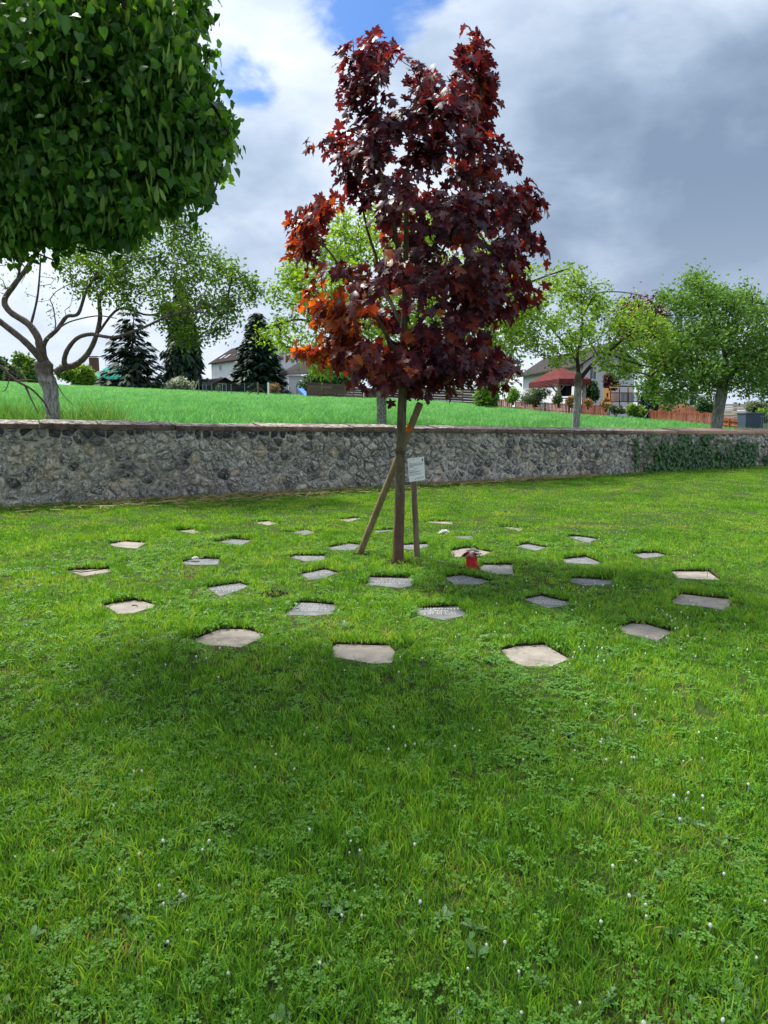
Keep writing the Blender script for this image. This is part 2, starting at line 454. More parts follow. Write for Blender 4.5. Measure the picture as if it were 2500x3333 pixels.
# ------------------------------------------------------------------ mesh helpers
class MB:
    def __init__(s): s.v = []; s.f = []; s.t = []
    def add(s, vs, fs, tint=.5):
        o = len(s.v)
        s.v += [tuple(x) for x in vs]
        s.f += [tuple(i + o for i in f) for f in fs]
        s.t += [tint] * len(vs)
        return s
    def box(s, c, d, ax=None, tint=.5):
        """box of size d centred at c, ax = 3 axes"""
        c = Vector(c)
        ax = ax or (Vector((1, 0, 0)), Vector((0, 1, 0)), Vector((0, 0, 1)))
        vs = []
        for k in (-.5, .5):
            for j in (-.5, .5):
                for i in (-.5, .5):
                    vs.append(c + ax[0] * (i * d[0]) + ax[1] * (j * d[1]) + ax[2] * (k * d[2]))
        return s.add(vs, [(0, 2, 3, 1), (4, 5, 7, 6), (0, 1, 5, 4), (2, 6, 7, 3), (0, 4, 6, 2), (1, 3, 7, 5)], tint)
    def tube(s, pts, rad, n=8, cap=True, tint=.5, jit=0.0):
        pts = [Vector(p) for p in pts]
        if not hasattr(rad, '__len__'): rad = [rad] * len(pts)
        vs, fs = [], []
        t0 = (pts[1] - pts[0]).normalized()
        a = t0.orthogonal().normalized()
        for i, p in enumerate(pts):
            t = ((pts[min(i + 1, len(pts) - 1)] - pts[max(i - 1, 0)])).normalized()
            a = (a - t * a.dot(t))
            a = a.normalized() if a.length > 1e-6 else t.orthogonal().normalized()
            b = t.cross(a)
            for k in range(n):
                th = 2 * math.pi * k / n
                r = rad[i] * (1 + (RNG.uniform(-jit, jit) if jit else 0))
                vs.append(p + a * (math.cos(th) * r) + b * (math.sin(th) * r))
        for i in range(len(pts) - 1):
            for k in range(n):
                k2 = (k + 1) % n
                fs.append((i * n + k, i * n + k2, (i + 1) * n + k2, (i + 1) * n + k))
        if cap:
            fs.append(tuple(range(n - 1, -1, -1)))
            fs.append(tuple(range((len(pts) - 1) * n, len(pts) * n)))
        return s.add(vs, fs, tint)
    def prism(s, poly, up, tint=.5):
        """poly: list of 3-D points; extruded by vector up"""
        up = Vector(up); n = len(poly)
        vs = [Vector(p) for p in poly] + [Vector(p) + up for p in poly]
        fs = [tuple(range(n - 1, -1, -1)), tuple(range(n, 2 * n))]
        fs += [(i, (i + 1) % n, (i + 1) % n + n, i + n) for i in range(n)]
        return s.add(vs, fs, tint)
    def lathe(s, c, prof, n=20, tint=.5):
        c = Vector(c); vs, fs = [], []
        for r, z in prof:
            for k in range(n):
                th = 2 * math.pi * k / n
                vs.append(c + Vector((r * math.cos(th), r * math.sin(th), z)))
        m = len(prof)
        for i in range(m - 1):
            for k in range(n):
                k2 = (k + 1) % n
                fs.append((i * n + k, i * n + k2, (i + 1) * n + k2, (i + 1) * n + k))
        fs.append(tuple(range(n - 1, -1, -1))); fs.append(tuple(range((m - 1) * n, m * n)))
        return s.add(vs, fs, tint)
    def mesh(s, name):
        me = bpy.data.meshes.new(name)
        me.from_pydata(s.v, [], s.f)
        a = me.attributes.new('tint', 'FLOAT', 'POINT')
        a.data.foreach_set('value', np.array(s.t, dtype=np.float32))
        return me
    def build(s, name, mat, parent=None, smooth=False, rel=True):
        me = s.mesh(name)
        return link_mesh(me, name, mat, parent, smooth, rel)
def link_mesh(me, name, mat, parent=None, smooth=False, rel=True, loc=None):
    if mat and not me.materials: me.materials.append(MATS[mat])
    if smooth: me.polygons.foreach_set('use_smooth', [True] * len(me.polygons))
    o = bpy.data.objects.new(name, me)
    COL.objects.link(o)
    if loc is not None: o.location = loc
    if parent is not None:
        o.parent = parent
        if rel: o.matrix_parent_inverse = PINV.get(parent.name) or world_of(parent).inverted()
    return o
PINV = {}
def world_of(o):
    m = Matrix.LocRotScale(o.location, o.rotation_euler, o.scale)
    if o.parent is not None: m = world_of(o.parent) @ o.matrix_parent_inverse @ m
    return m
def thing(name, loc, label, cat, group=None):
    o = bpy.data.objects.new(name, None)
    o.empty_display_size = .2
    COL.objects.link(o)
    o.location = loc
    return tag(o, label, cat, group)
def tag(o, label=None, cat=None, group=None, kind=None):
    if label: o['label'] = label
    if cat: o['category'] = cat
    if group: o['group'] = group
    if kind: o['kind'] = kind
    return o
def struct(o): o['kind'] = 'structure'; return o

def np_mesh(name, V, Fc, tint):
    me = bpy.data.meshes.new(name)
    V = np.ascontiguousarray(V, dtype=np.float32).reshape(-1, 3)
    Fc = np.ascontiguousarray(Fc, dtype=np.int32)
    me.vertices.add(len(V)); me.vertices.foreach_set('co', V.ravel())
    k = Fc.shape[1]
    me.loops.add(Fc.size); me.loops.foreach_set('vertex_index', Fc.ravel())
    me.polygons.add(len(Fc)); me.polygons.foreach_set('loop_start', np.arange(0, Fc.size, k, dtype=np.int32))
    me.update(calc_edges=True)
    a = me.attributes.new('tint', 'FLOAT', 'POINT')
    a.data.foreach_set('value', np.ascontiguousarray(tint, dtype=np.float32))
    return me
def unit(A): return A / np.maximum(np.linalg.norm(A, axis=1, keepdims=True), 1e-9)
def frames(T, N):
    T = unit(T); X = unit(np.cross(T, N)); N = np.cross(X, T)
    return X, T, N
def leaves(tm, P, T, N, S, tint, name):
    X, T, N = frames(T, N)
    V0, F0 = tm
    V = P[:, None, :] + S[:, None, None] * (V0[None, :, 0, None] * X[:, None] + V0[None, :, 1, None] * T[:, None] + V0[None, :, 2, None] * N[:, None])
    k = len(V0)
    Fc = (F0[None] + (np.arange(len(P)) * k)[:, None, None]).reshape(-1, 3)
    return np_mesh(name, V, Fc, np.repeat(tint, k))
def fan(right, c, fold=.15, droop=.2):
    L = [(-x, y) for x, y in right if x > 1e-6][::-1]
    out = list(right) + L
    V = [(c[0], c[1], 0)] + [(x, y, 0) for x, y in out]
    V = np.array(V, float)
    V[:, 2] = fold * np.abs(V[:, 0]) - droop * V[:, 1] ** 2
    n = len(out)
    Fc = np.array([(0, 1 + i, 1 + (i + 1) % n) for i in range(n)])
    return V, Fc
T_MAPLE = fan([(0, 0), (.06, -.02), (.22, -.12), (.42, -.10), (.33, .03), (.29, .13), (.48, .19), (.66, .40), (.46, .43), (.41, .60), (.21, .48), (.17, .66), (.27, .80), (.11, .84), (0, 1.08)], (0, .22), .22, .25)
T_MAPLE2 = fan([(0, 0), (.06, -.02), (.22, -.12), (.38, -.14), (.32, .02), (.29, .13), (.50, .22), (.60, .46), (.42, .43), (.34, .58), (.19, .46), (.20, .68), (.20, .82), (.09, .86), (0, 1.0)], (0, .22), -.3, .45)
T_HEART = fan([(0, 0), (.26, -.10), (.48, .12), (.44, .46), (.20, .80), (0, 1.08)], (0, .32), .18, .22)
T_OVAL = (np.array([(0, 0, 0), (.28, .42, .06), (0, 1, -.12), (-.28, .42, .06)], float), np.array([(0, 1, 2), (0, 2, 3)]))
T_BRACT = (np.array([(0, 0, 0), (.11, .3, 0), (.13, .7, .03), (0, 1, 0), (-.13, .7, .03), (-.11, .3, 0)], float), np.array([(0, 1, 5), (1, 2, 5), (2, 4, 5), (2, 3, 4)]))
T_IVY = fan([(0, 0), (.30, -.10), (.34, .10), (.52, .34), (.26, .42), (0, .95)], (0, .2), .12, .1)
T_NEEDLE = (np.array([(-.10, 0, 0), (.10, 0, 0), (.16, .55, -.03), (0, 1, -.12), (-.16, .55, -.03)], float), np.array([(0, 1, 2), (0, 2, 4), (4, 2, 3)]))

def inpoly(x, y, poly):
    poly = np.asarray(poly, float); n = len(poly)
    r = np.zeros(np.shape(x), bool)
    j = n - 1
    for i in range(n):
        xi, yi = poly[i]; xj, yj = poly[j]
        if yi != yj:
            c = ((yi > y) != (yj > y)) & (x < (xj - xi) * (y - yi) / (yj - yi) + xi)
            r ^= c
        j = i
    return r

def grow(seeds, targets, step=.25, rtip=.006, wander=.12, expo=.5, rise=.25, rmax=None):
    """seeds: list of (points, radii) of fixed limbs; every target gets a curved branch from the nearest wood"""
    P = []; par = []; rs = []
    for pts, rad in seeds:
        for k, p in enumerate(pts):
            P.append(Vector(p)); par.append(len(P) - 2 if k else -1); rs.append(rad[k])
    nseed = len(P)
    A = np.array([tuple(p) for p in P])
    tg = sorted(targets, key=lambda p: min(np.sum((A - np.array(p)) ** 2, axis=1)))
    buf = np.zeros((nseed + 40 * len(tg), 3)); buf[:nseed] = A; n = nseed
    paths = []
    cnt = {}
    for q in tg:
        q = np.array(q)
        dv = q - buf[:n]
        dist = np.linalg.norm(dv, axis=1)
        cost = dist + rise * np.maximum(0, -dv[:, 2]) * 1.5
        i = int(np.argmin(cost))
        L = dist[i]
        m = max(1, int(math.ceil(L / step)))
        a = Vector(buf[i]); b = Vector(q)
        off = Vector((RNG.gauss(0, 1), RNG.gauss(0, 1), RNG.gauss(0, .6) - .3)) * (wander * L)
        path = [i]
        for k in range(1, m + 1):
            u = k / m
            p = a.lerp(b, u) + off * (4 * u * (1 - u) * .5) + Vector((RNG.gauss(0, 1), RNG.gauss(0, 1), RNG.gauss(0, 1))) * (wander * step * .35 * (u < 1))
            P.append(p); par.append(path[-1]); rs.append(None)
            if n < len(buf): buf[n] = p; n += 1
            path.append(len(P) - 1)
        paths.append(path)
        j = path[-1]
        while j >= nseed:
            cnt[j] = cnt.get(j, 0) + 1
            j = par[j]
    mb = MB()
    for path in paths:
        pts = [P[j] for j in path]
        r = [rtip * cnt.get(j, 1) ** expo for j in path]
        r[0] = r[1] if len(r) > 1 else r[0]
        if path[0] < nseed: r[0] = min(r[1] * 1.25, rs[path[0]] * .95)
        if rmax: r = [min(x, rmax) for x in r]
        mb.tube(pts, r, 5 if max(r) < .02 else 7, cap=False)
    return mb, P, paths

def gn_scatter(name, pts, rot, scl, idx, coll):
    me = bpy.data.meshes.new(name)
    n = len(pts)
    me.vertices.add(n); me.vertices.foreach_set('co', np.ascontiguousarray(pts, dtype=np.float32).ravel())
    a = me.attributes.new('rot', 'FLOAT_VECTOR', 'POINT'); a.data.foreach_set('vector', np.ascontiguousarray(rot, dtype=np.float32).ravel())
    a = me.attributes.new('scl', 'FLOAT_VECTOR', 'POINT'); a.data.foreach_set('vector', np.ascontiguousarray(scl, dtype=np.float32).ravel())
    a = me.attributes.new('idx', 'INT', 'POINT'); a.data.foreach_set('value', np.ascontiguousarray(idx, dtype=np.int32))
    o = bpy.data.objects.new(name, me)
    COL.objects.link(o)
    ng = bpy.data.node_groups.new(name + '_scatter', 'GeometryNodeTree')
    ng.interface.new_socket('Geometry', in_out='INPUT', socket_type='NodeSocketGeometry')
    ng.interface.new_socket('Geometry', in_out='OUTPUT', socket_type='NodeSocketGeometry')
    N, L = ng.nodes, ng.links
    gi, go = N.new('NodeGroupInput'), N.new('NodeGroupOutput')
    ip = N.new('GeometryNodeInstanceOnPoints')
    ci = N.new('GeometryNodeCollectionInfo')
    ci.inputs['Collection'].default_value = coll
    ci.inputs['Separate Children'].default_value = True
    ci.inputs['Reset Children'].default_value = True
    def na(nm, ty):
        x = N.new('GeometryNodeInputNamedAttribute'); x.data_type = ty; x.inputs[0].default_value = nm
        return [s for s in x.outputs if s.enabled and s.name == 'Attribute'][0]
    L.new(gi.outputs[0], ip.inputs['Points'])
    L.new(ci.outputs[0], ip.inputs['Instance'])
    ip.inputs['Pick Instance'].default_value = True
    L.new(na('idx', 'INT'), ip.inputs['Instance Index'])
    er = N.new('FunctionNodeEulerToRotation')
    L.new(na('rot', 'FLOAT_VECTOR'), er.inputs[0])
    L.new(er.outputs[0], ip.inputs['Rotation'])
    L.new(na('scl', 'FLOAT_VECTOR'), ip.inputs['Scale'])
    L.new(ip.outputs[0], go.inputs[0])
    md = o.modifiers.new('scatter', 'NODES'); md.node_group = ng
    return o
def src_coll(name, meshes):
    c = bpy.data.collections.new(name)
    for i, (me, mat) in enumerate(meshes):
        if not me.materials: me.materials.append(MATS[mat])
        o = bpy.data.objects.new('%s_%02d' % (name, i), me)
        c.objects.link(o)
    return c
def blades(n, rad, h0, h1, wd, lean=.5, seg=2, dry=0.0, rn=None):
    """mesh of n curved blades"""
    V, Fc, Tn = [], [], []
    for _ in range(n):
        r = rad * math.sqrt(RNG.random()); a = RNG.uniform(0, 6.283)
        b = Vector((r * math.cos(a), r * math.sin(a), 0))
        h = RNG.uniform(h0, h1); th = RNG.uniform(0, 6.283); le = RNG.uniform(.1, 1) * lean * h
        dr = Vector((math.cos(th), math.sin(th), 0)); fc = RNG.uniform(0, 6.283)
        sd_ = Vector((math.cos(fc), math.sin(fc), 0)) * (wd * RNG.uniform(.7, 1.3) * .5)
        o = len(V); t = RNG.random() ** 1.3 if RNG.random() > dry else RNG.uniform(.92, 1)
        for k in range(seg):
            u = k / seg
            c = b + dr * (le * u * u) + Vector((0, 0, h * (u - .12 * u * u)))
            w_ = 1 - .35 * u
            V += [c - sd_ * w_, c + sd_ * w_]
        V.append(b + dr * le + Vector((0, 0, h * .88)))
        for k in range(seg - 1):
            i = o + 2 * k
            Fc += [(i, i + 1, i + 3), (i, i + 3, i + 2)]
        i = o + 2 * (seg - 1)
        Fc.append((i, i + 1, i + 2))
        Tn += [t] * (2 * seg + 1)
    return np_mesh('tuft', np.array([tuple(v) for v in V]), np.array(Fc), Tn)
# ------------------------------------------------------------------ memorial slabs let into the lawn
def crop(ox, oy, sc, pts): return [(ox + sc * x, oy + sc * y) for x, y in pts]
A_ = lambda p: crop(150, 1880, .452, p)
B_ = lambda p: crop(880, 1820, .452, p)
C_ = lambda p: crop(1600, 1820, .4943, p)
D_ = lambda p: crop(150, 1660, .452, p)
E_ = lambda p: crop(880, 1660, .452, p)
F_ = lambda p: crop(1600, 1660, .4943, p)
BE, GR, PA = 'beige_sandstone', 'grey_granite', 'pale_granite'
SLABS = [
 (A_([(410, 200), (500, 180), (640, 163), (700, 170), (805, 197), (760, 220), (620, 250), (520, 252)]), BE, 'bare beige slab with a small twig on it, behind the long pale dandelion stalk', None),
 (A_([(1035, 445), (1250, 368), (1440, 372), (1580, 405), (1560, 435), (1400, 492), (1150, 478)]), BE, 'large bare beige slab with a tall grass clump at its left corner', None),
 (A_([(1150, 72), (1385, 38), (1480, 62), (1380, 97), (1250, 128)]), GR, 'grey inscribed slab with a pointed front corner, just left of the bare soil patch', (-14, 4, .9)),
 (B_([(110, 378), (200, 312), (350, 315), (500, 330), (430, 390), (330, 398), (120, 395)]), GR, 'dark grey inscribed slab in the front row, just right of the bare soil patch', (3, 4, 1.0)),
 (B_([(445, 630), (470, 612), (860, 620), (905, 660), (870, 738), (740, 742), (450, 705)]), BE, 'bare pinkish beige slab in front with a yellow green tuft at its right corner', None),
 (B_([(1018, 358), (1340, 338), (1425, 390), (1395, 408), (1250, 430), (1080, 408)]), GR, 'dark grey slab in front with the name Otto and two dates lettered in white', 'otto'),
 (B_([(690, 178), (710, 130), (1030, 132), (1025, 190), (920, 200), (700, 182)]), GR, 'grey inscribed slab directly in front of the maple trunk', (0, 4, .95)),
 (B_([(200, 105), (390, 73), (510, 100), (370, 134), (280, 140)]), GR, 'grey inscribed slab with pointed far corner, left of the one before the trunk', (-12, 3, .75)),
 (B_([(1240, 130), (1390, 113), (1610, 155), (1500, 175), (1330, 176)]), GR, 'grey inscribed slab just in front of the red flower pot', (-8, 3, .8)),
 (C_([(55, 597), (150, 575), (350, 562), (530, 652), (390, 695), (210, 695), (130, 668)]), BE, 'large bare beige slab at the front, right of the tree, wedge shaped far corner', None),
 (C_([(820, 450), (920, 422), (1030, 430), (1205, 475), (1090, 528), (880, 492)]), BE, 'bare beige slab at the front right, turned so that one corner points at the viewer', None),
 (C_([(1180, 275), (1240, 228), (1585, 262), (1550, 334), (1410, 314), (1210, 297)]), BE, 'bare beige slab at the far right, with its long edge sloping down to the right', None),
 (C_([(190, 265), (330, 240), (520, 280), (500, 302), (370, 316)]), GR, 'grey inscribed slab right of the Otto slab, lettering running down to the right', (14, 4, .9)),
 (C_([(510, 122), (800, 135), (800, 163), (620, 168), (515, 152)]), GR, 'grey slab with daisies along its front edge, right of the red flower pot', (0, 2, .6)),
 (C_([(1175, 80), (1430, 80), (1520, 132), (1230, 124)]), BE, 'bare pale beige slab on the far right, with two dry stalks standing on it', None),
 ([(1557, 1845), (1573, 1838), (1671, 1838), (1671, 1866), (1613, 1866), (1567, 1858)], PA, 'pale grey square cut slab beside the red flower pot', (0, 2, .5)),
 ([(1463, 1792), (1520, 1783), (1605, 1796), (1568, 1808), (1477, 1810)], BE, 'beige slab with a pointed far corner right behind the red flower pot', None),
 (D_([(440, 245), (560, 225), (735, 235), (650, 272), (500, 264)]), BE, 'bare beige slab on the left, behind the leftmost slab of all', None),
 (D_([(930, 150), (1060, 138), (1120, 155), (1060, 166)]), BE, 'small beige slab at the back left, before the grey slab with dark rim', None),
 (D_([(150, 440), (200, 430), (480, 425), (470, 450), (270, 470)]), BE, 'leftmost slab of all, bare beige with thin twigs lying on it', None),
 (D_([(960, 375), (1050, 350), (1250, 352), (1240, 388), (1010, 388)]), GR, 'grey slab with a withered white rose lying on its left end', (0, 2, .6)),
 (D_([(1215, 230), (1330, 207), (1500, 218), (1400, 248)]), GR, 'grey slab with thick dark turf rim, behind the slab with the withered rose', (0, 2, .5)),
 (D_([(1465, 92), (1600, 78), (1690, 98), (1600, 106)]), BE, 'beige slab in the back row, left of the leaning stake and near the straw', None),
 (E_([(465, 68), (640, 55), (670, 65), (560, 80)]), BE, 'beige slab in the back row, nearest to the wall, left of the leaning stake', None),
 (E_([(110, 160), (260, 142), (340, 160), (250, 175)]), GR, 'grey slab with worn lettering behind the grey slab at the foot of the leaning stake', (-5, 2, .6)),
 (E_([(1095, 92), (1130, 82), (1310, 82), (1320, 100)]), BE, 'beige slab in the back row, right of the sign post', None),
 (E_([(735, 147), (885, 140), (900, 150), (760, 158)]), GR, 'grey slab seen between the leaning stake and the maple trunk', None),
 (E_([(1275, 185), (1460, 185), (1440, 206), (1320, 200)]), GR, 'dull grey slab with a round white flower head at its left end', None),
 (E_([(420, 265), (560, 240), (660, 250), (600, 283), (430, 283)]), GR, 'grey slab at the foot of the leaning stake', (-4, 2, .6)),
 (E_([(930, 252), (1130, 243), (1155, 262), (1050, 281), (925, 276)]), GR, 'pale grey slab behind the foot of the sign post', (0, 2, .5)),
 (E_([(120, 342), (170, 328), (400, 330), (400, 358), (250, 363)]), GR, 'grey slab between the stake foot slab and the pointed slab in front', (0, 2, .6)),
 (F_([(50, 115), (100, 110), (230, 122), (180, 135)]), BE, 'beige grey slab in the back row with one dandelion clock standing by it', None),
 (F_([(475, 175), (560, 172), (715, 190), (630, 212)]), GR, 'grey lettered slab at the back right, its lettering a row of pale dots', (10, 3, .7)),
 (F_([(140, 240), (230, 222), (375, 245), (290, 264)]), GR, 'plain grey slab with pointed far corner, to the right behind the flower pot', (6, 1, .5)),
 (F_([(915, 288), (1080, 280), (1180, 300), (1000, 314)]), GR, 'grey slab on the far right, behind the beige slab with two dry stalks', (3, 2, .5)),
 (F_([(470, 322), (620, 307), (745, 345), (680, 352), (480, 347)]), GR, 'light grey slab right of the flower pot with a blunt far point', (0, 1, .5)),
]
SLAB_PATHS = []
for poly, mt, lab, ins in SLABS:
    g0 = [gnd(px, py, -.018) for px, py in poly]
    cy_ = sum(p.y for p in g0) / len(g0)
    y0, y1 = min(p.y for p in g0), max(p.y for p in g0)
    hid = .024 * cy_ / 1.6          # strip hidden behind the near turf edge
    out = []
    for p in g0:
        k = (y1 - p.y) / (y1 - y0)
        sh = hid * k * k
        out.append(Vector((p.x * (p.y - sh) / p.y, p.y - sh, 0)))
    SLAB_PATHS.append(out)

TOPZ = -.018
for (poly, mt, lab, ins), g0 in zip(SLABS, SLAB_PATHS):
    c = sum(g0, Vector()) / len(g0)
    dense = []
    n = len(g0)
    for i in range(n):
        a, b = g0[i], g0[(i + 1) % n]
        for k in range(3):
            p = a.lerp(b, k / 3 + .0)
            j = Vector((RNG.gauss(0, .003), RNG.gauss(0, .003), 0))
            dense.append(p + j)
    mb = MB()
    inner = [p.lerp(c, .022) for p in dense]
    m = len(dense)
    vs = [Vector((p.x, p.y, TOPZ - .035)) for p in dense] + [Vector((p.x, p.y, TOPZ - .005)) for p in dense] + [Vector((p.x, p.y, TOPZ)) for p in inner]
    fs = [(i, (i + 1) % m, (i + 1) % m + m, i + m) for i in range(m)] + [(i + m, (i + 1) % m + m, (i + 1) % m + 2 * m, i + 2 * m) for i in range(m)]
    fs.append(tuple(range(2 * m, 3 * m)))
    mb.add(vs, fs)
    s = mb.build('memorial_slab', mt)
    tag(s, lab, 'grave slab', 'memorial slabs let into the lawn', 'thing')
    if ins is None: continue
    xs = [p.x for p in g0]; ys = [p.y for p in g0]
    yv0 = min(gnd(px, py, TOPZ).y for px, py in poly); yv1 = max(ys)
    if ins == 'otto':
        for txt, px, py, size in (('Dillemuth', 1428, 1982, .088), ('Otto', 1428, 1989.5, .070), ('* 30.10.1937', 1432, 1995, .046), ('\u2020 01.03.2023', 1432, 2000, .046)):
            cu = bpy.data.curves.new('inscription', 'FONT')
            cu.body = txt; cu.size = size; cu.align_x = 'CENTER'; cu.extrude = .0008; cu.offset = .0012; cu.space_character = 1.1
            o = bpy.data.objects.new('inscription', cu); COL.objects.link(o)
            bpy.context.view_layer.update()
            me_ = bpy.data.meshes.new_from_object(o)
            bpy.data.objects.remove(o)
            me_.materials.clear(); me_.materials.append(MATS['engraving_paint'])
            o = bpy.data.objects.new('inscription', me_); COL.objects.link(o); o['kind'] = 'stuff'
            q = gnd(px, py, TOPZ)
            o.location = (q.x, q.y - size * .2, TOPZ + .0022)
            o.rotation_euler = (0, 0, math.radians(-2))
            o.parent = s
        continue
    ang, nl, wf = ins
    ang = -math.radians(ang)
    ca, sa = math.cos(ang), math.sin(ang)
    cc = Vector((sum(xs) / n, (yv0 + yv1) / 2 + .01, 0))
    W = (max(xs) - min(xs)) * wf * .78
    mb = MB()
    pitch = min(.07, (yv1 - yv0) * .72 / max(nl, 1))
    for li in range(nl):
        ly = (nl / 2 - .5 - li) * pitch
        wl = W * RNG.uniform(.6, 1.0) * (1 if li else .9)
        x = -wl / 2
        hgt = pitch * .62
        while x < wl / 2:
            lw = RNG.uniform(.45, .8) * hgt
            pts = [(x + lw * RNG.uniform(0, .2), ly), (x + lw * RNG.uniform(0, .4), ly + hgt), (x + lw * RNG.uniform(.4, .7), ly + hgt * RNG.uniform(0, .6)), (x + lw, ly + hgt * RNG.choice([0, .5, 1]))]
            for a, b in zip(pts[:-1], pts[1:]):
                dx, dy = b[0] - a[0], b[1] - a[1]
                L = math.hypot(dx, dy) or 1
                nx, ny = -dy / L * .0018, dx / L * .0018
                q = [(a[0] + nx, a[1] + ny), (b[0] + nx, b[1] + ny), (b[0] - nx, b[1] - ny), (a[0] - nx, a[1] - ny)]
                zz = TOPZ + .0015 + RNG.random() * .0004
                vs = []
                for u, v in q:
                    vs.append((cc.x + u * ca - v * sa, cc.y + u * sa + v * ca, zz))
                mb.add(vs, [(0, 1, 2, 3)])
            x += lw * 1.25 if RNG.random() > .12 else lw * 2
    # keep only strokes that lie on the slab
    P = np.array(mb.v); pol = [(p.x, p.y) for p in [q.lerp(c, .05) for q in g0]]
    ok = inpoly(P[:, 0], P[:, 1], pol)
    mb.f = [f for f in mb.f if all(ok[i] for i in f)]
    if mb.f: tag(mb.build('inscription', 'engraving_paint', s), kind='stuff')

# ------------------------------------------------------------------ ground
BIG = 70.0
outer = [Vector((-BIG, -30, 0)), Vector((BIG, -30, 0)), Vector((BIG, 62, 0)), Vector((-BIG, 62, 0))]
holes = []
for g0 in SLAB_PATHS:
    c = sum(g0, Vector()) / len(g0)
    holes.append([p + (p - c).normalized() * .006 for p in g0])
flat_ = outer + [p for h in holes for p in h]
tris = geometry.tessellate_polygon([outer] + holes)
mb = MB(); mb.add(flat_, [t for t in tris])
# orient up
fs = []
for f in mb.f:
    a, b, c = (Vector(mb.v[i]) for i in f)
    fs.append(f if (b - a).cross(c - a).z > 0 else (f[0], f[2], f[1]))
mb.f = fs
lawn = mb.build('lawn_ground', 'turf'); struct(lawn)
mb = MB()
for h in holes:
    n = len(h)
    for i in range(n):
        a, b = h[i], h[(i + 1) % n]
        mb.add([a, b, b + Vector((0, 0, -.075)), a + Vector((0, 0, -.075))], [(0, 1, 2, 3)])
    mb.add([p + Vector((0, 0, -.070)) for p in h], [tuple(range(n))])
struct(mb.build('soil_ground', 'soil'))

# ------------------------------------------------------------------ stone wall
wa = gnd(0, 1653); wb = gnd(2100, 1539)
WD = Vector((wb.x - wa.x, wb.y - wa.y, 0)).normalized()     # along the wall
WN = Vector((WD.y, -WD.x, 0))                               # towards the lawn
def wall_s(p): return (Vector((p.x, p.y, 0)) - Vector((wa.x, wa.y, 0))).dot(WD)
def wall_p(s, z, off=0.0): return Vector((wa.x, wa.y, 0)) + WD * s + WN * off + Vector((0, 0, z))
def wallhit(px, py, off=0.0):
    d = ray(px, py); o = Vector((0, 0, CAMZ))
    q = Vector((wa.x, wa.y, 0)) + WN * off
    t = (q - o).dot(WN) / d.dot(WN)
    p = o + d * t
    return wall_s(p), p.z
S0, S1 = -4.0, 30.0
cs = []
for px, py in ((0, 1394), (625, 1401), (1250, 1406), (1900, 1412), (2500, 1413)):
    cs.append(wallhit(px, py))
cs.sort()
def wtop(s):                                                # underside of the coping
    if s <= cs[0][0]: return cs[0][1]
    for (a, za), (b, zb) in zip(cs[:-1], cs[1:]):
        if s <= b: return za + (zb - za) * (s - a) / (b - a)
    return cs[-1][1]
WT = .42
wall = thing('stone_wall', tuple(wall_p(8, 0)), 'long low rubble stone wall with a sandstone coping between lawn and field', 'wall'); wall['kind'] = 'thing'
mb = MB()
NS = 60
for i in range(NS):
    a, b = S0 + (S1 - S0) * i / NS, S0 + (S1 - S0) * (i + 1) / NS
    vs = [wall_p(a, -.3, -.008), wall_p(b, -.3, -.008), wall_p(b, wtop(b), -.008), wall_p(a, wtop(a), -.008), wall_p(a, -.3, -WT), wall_p(b, -.3, -WT), wall_p(b, wtop(b), -WT), wall_p(a, wtop(a), -WT)]
    mb.add(vs, [(0, 1, 2, 3), (5, 4, 7, 6), (3, 2, 6, 7)])
mb.build('mortar', 'lime_mortar', wall)

# irregular stones: jittered cells clipped against their neighbours
seeds = []
z_row = -.04; row = 0
s_ = S0
rows_h = [.19, .16, .18, .15, .17, .14, .14, .13]
for ri in range(8):
    s_ = S0 + RNG.uniform(0, .2)
    while s_ < S1:
        Ht = wtop(s_) + .02
        tot = sum(rows_h)
        z0 = Ht * sum(rows_h[:ri]) / tot; hh = Ht * rows_h[ri] / tot
        wd = (RNG.uniform(.10, .22) if RNG.random() < .4 else RNG.uniform(.2, .44)) * (.75 if ri == 7 else 1)
        seeds.append((s_ + wd / 2, z0 + hh * RNG.uniform(.0, 1.0) if ri != 7 else z0 + hh * RNG.uniform(.45, .6), ri))
        s_ += wd
SE = np.array([(a, b) for a, b, c in seeds])
def clip(poly, nx, ny, d):
    out = []
    n = len(poly)
    for i in range(n):
        a, b = poly[i], poly[(i + 1) % n]
        da, db = a[0] * nx + a[1] * ny - d, b[0] * nx + b[1] * ny - d
        if da <= 0: out.append(a)
        if (da < 0) != (db < 0):
            t = da / (da - db)
            out.append((a[0] + (b[0] - a[0]) * t, a[1] + (b[1] - a[1]) * t))
    return out
stones = []
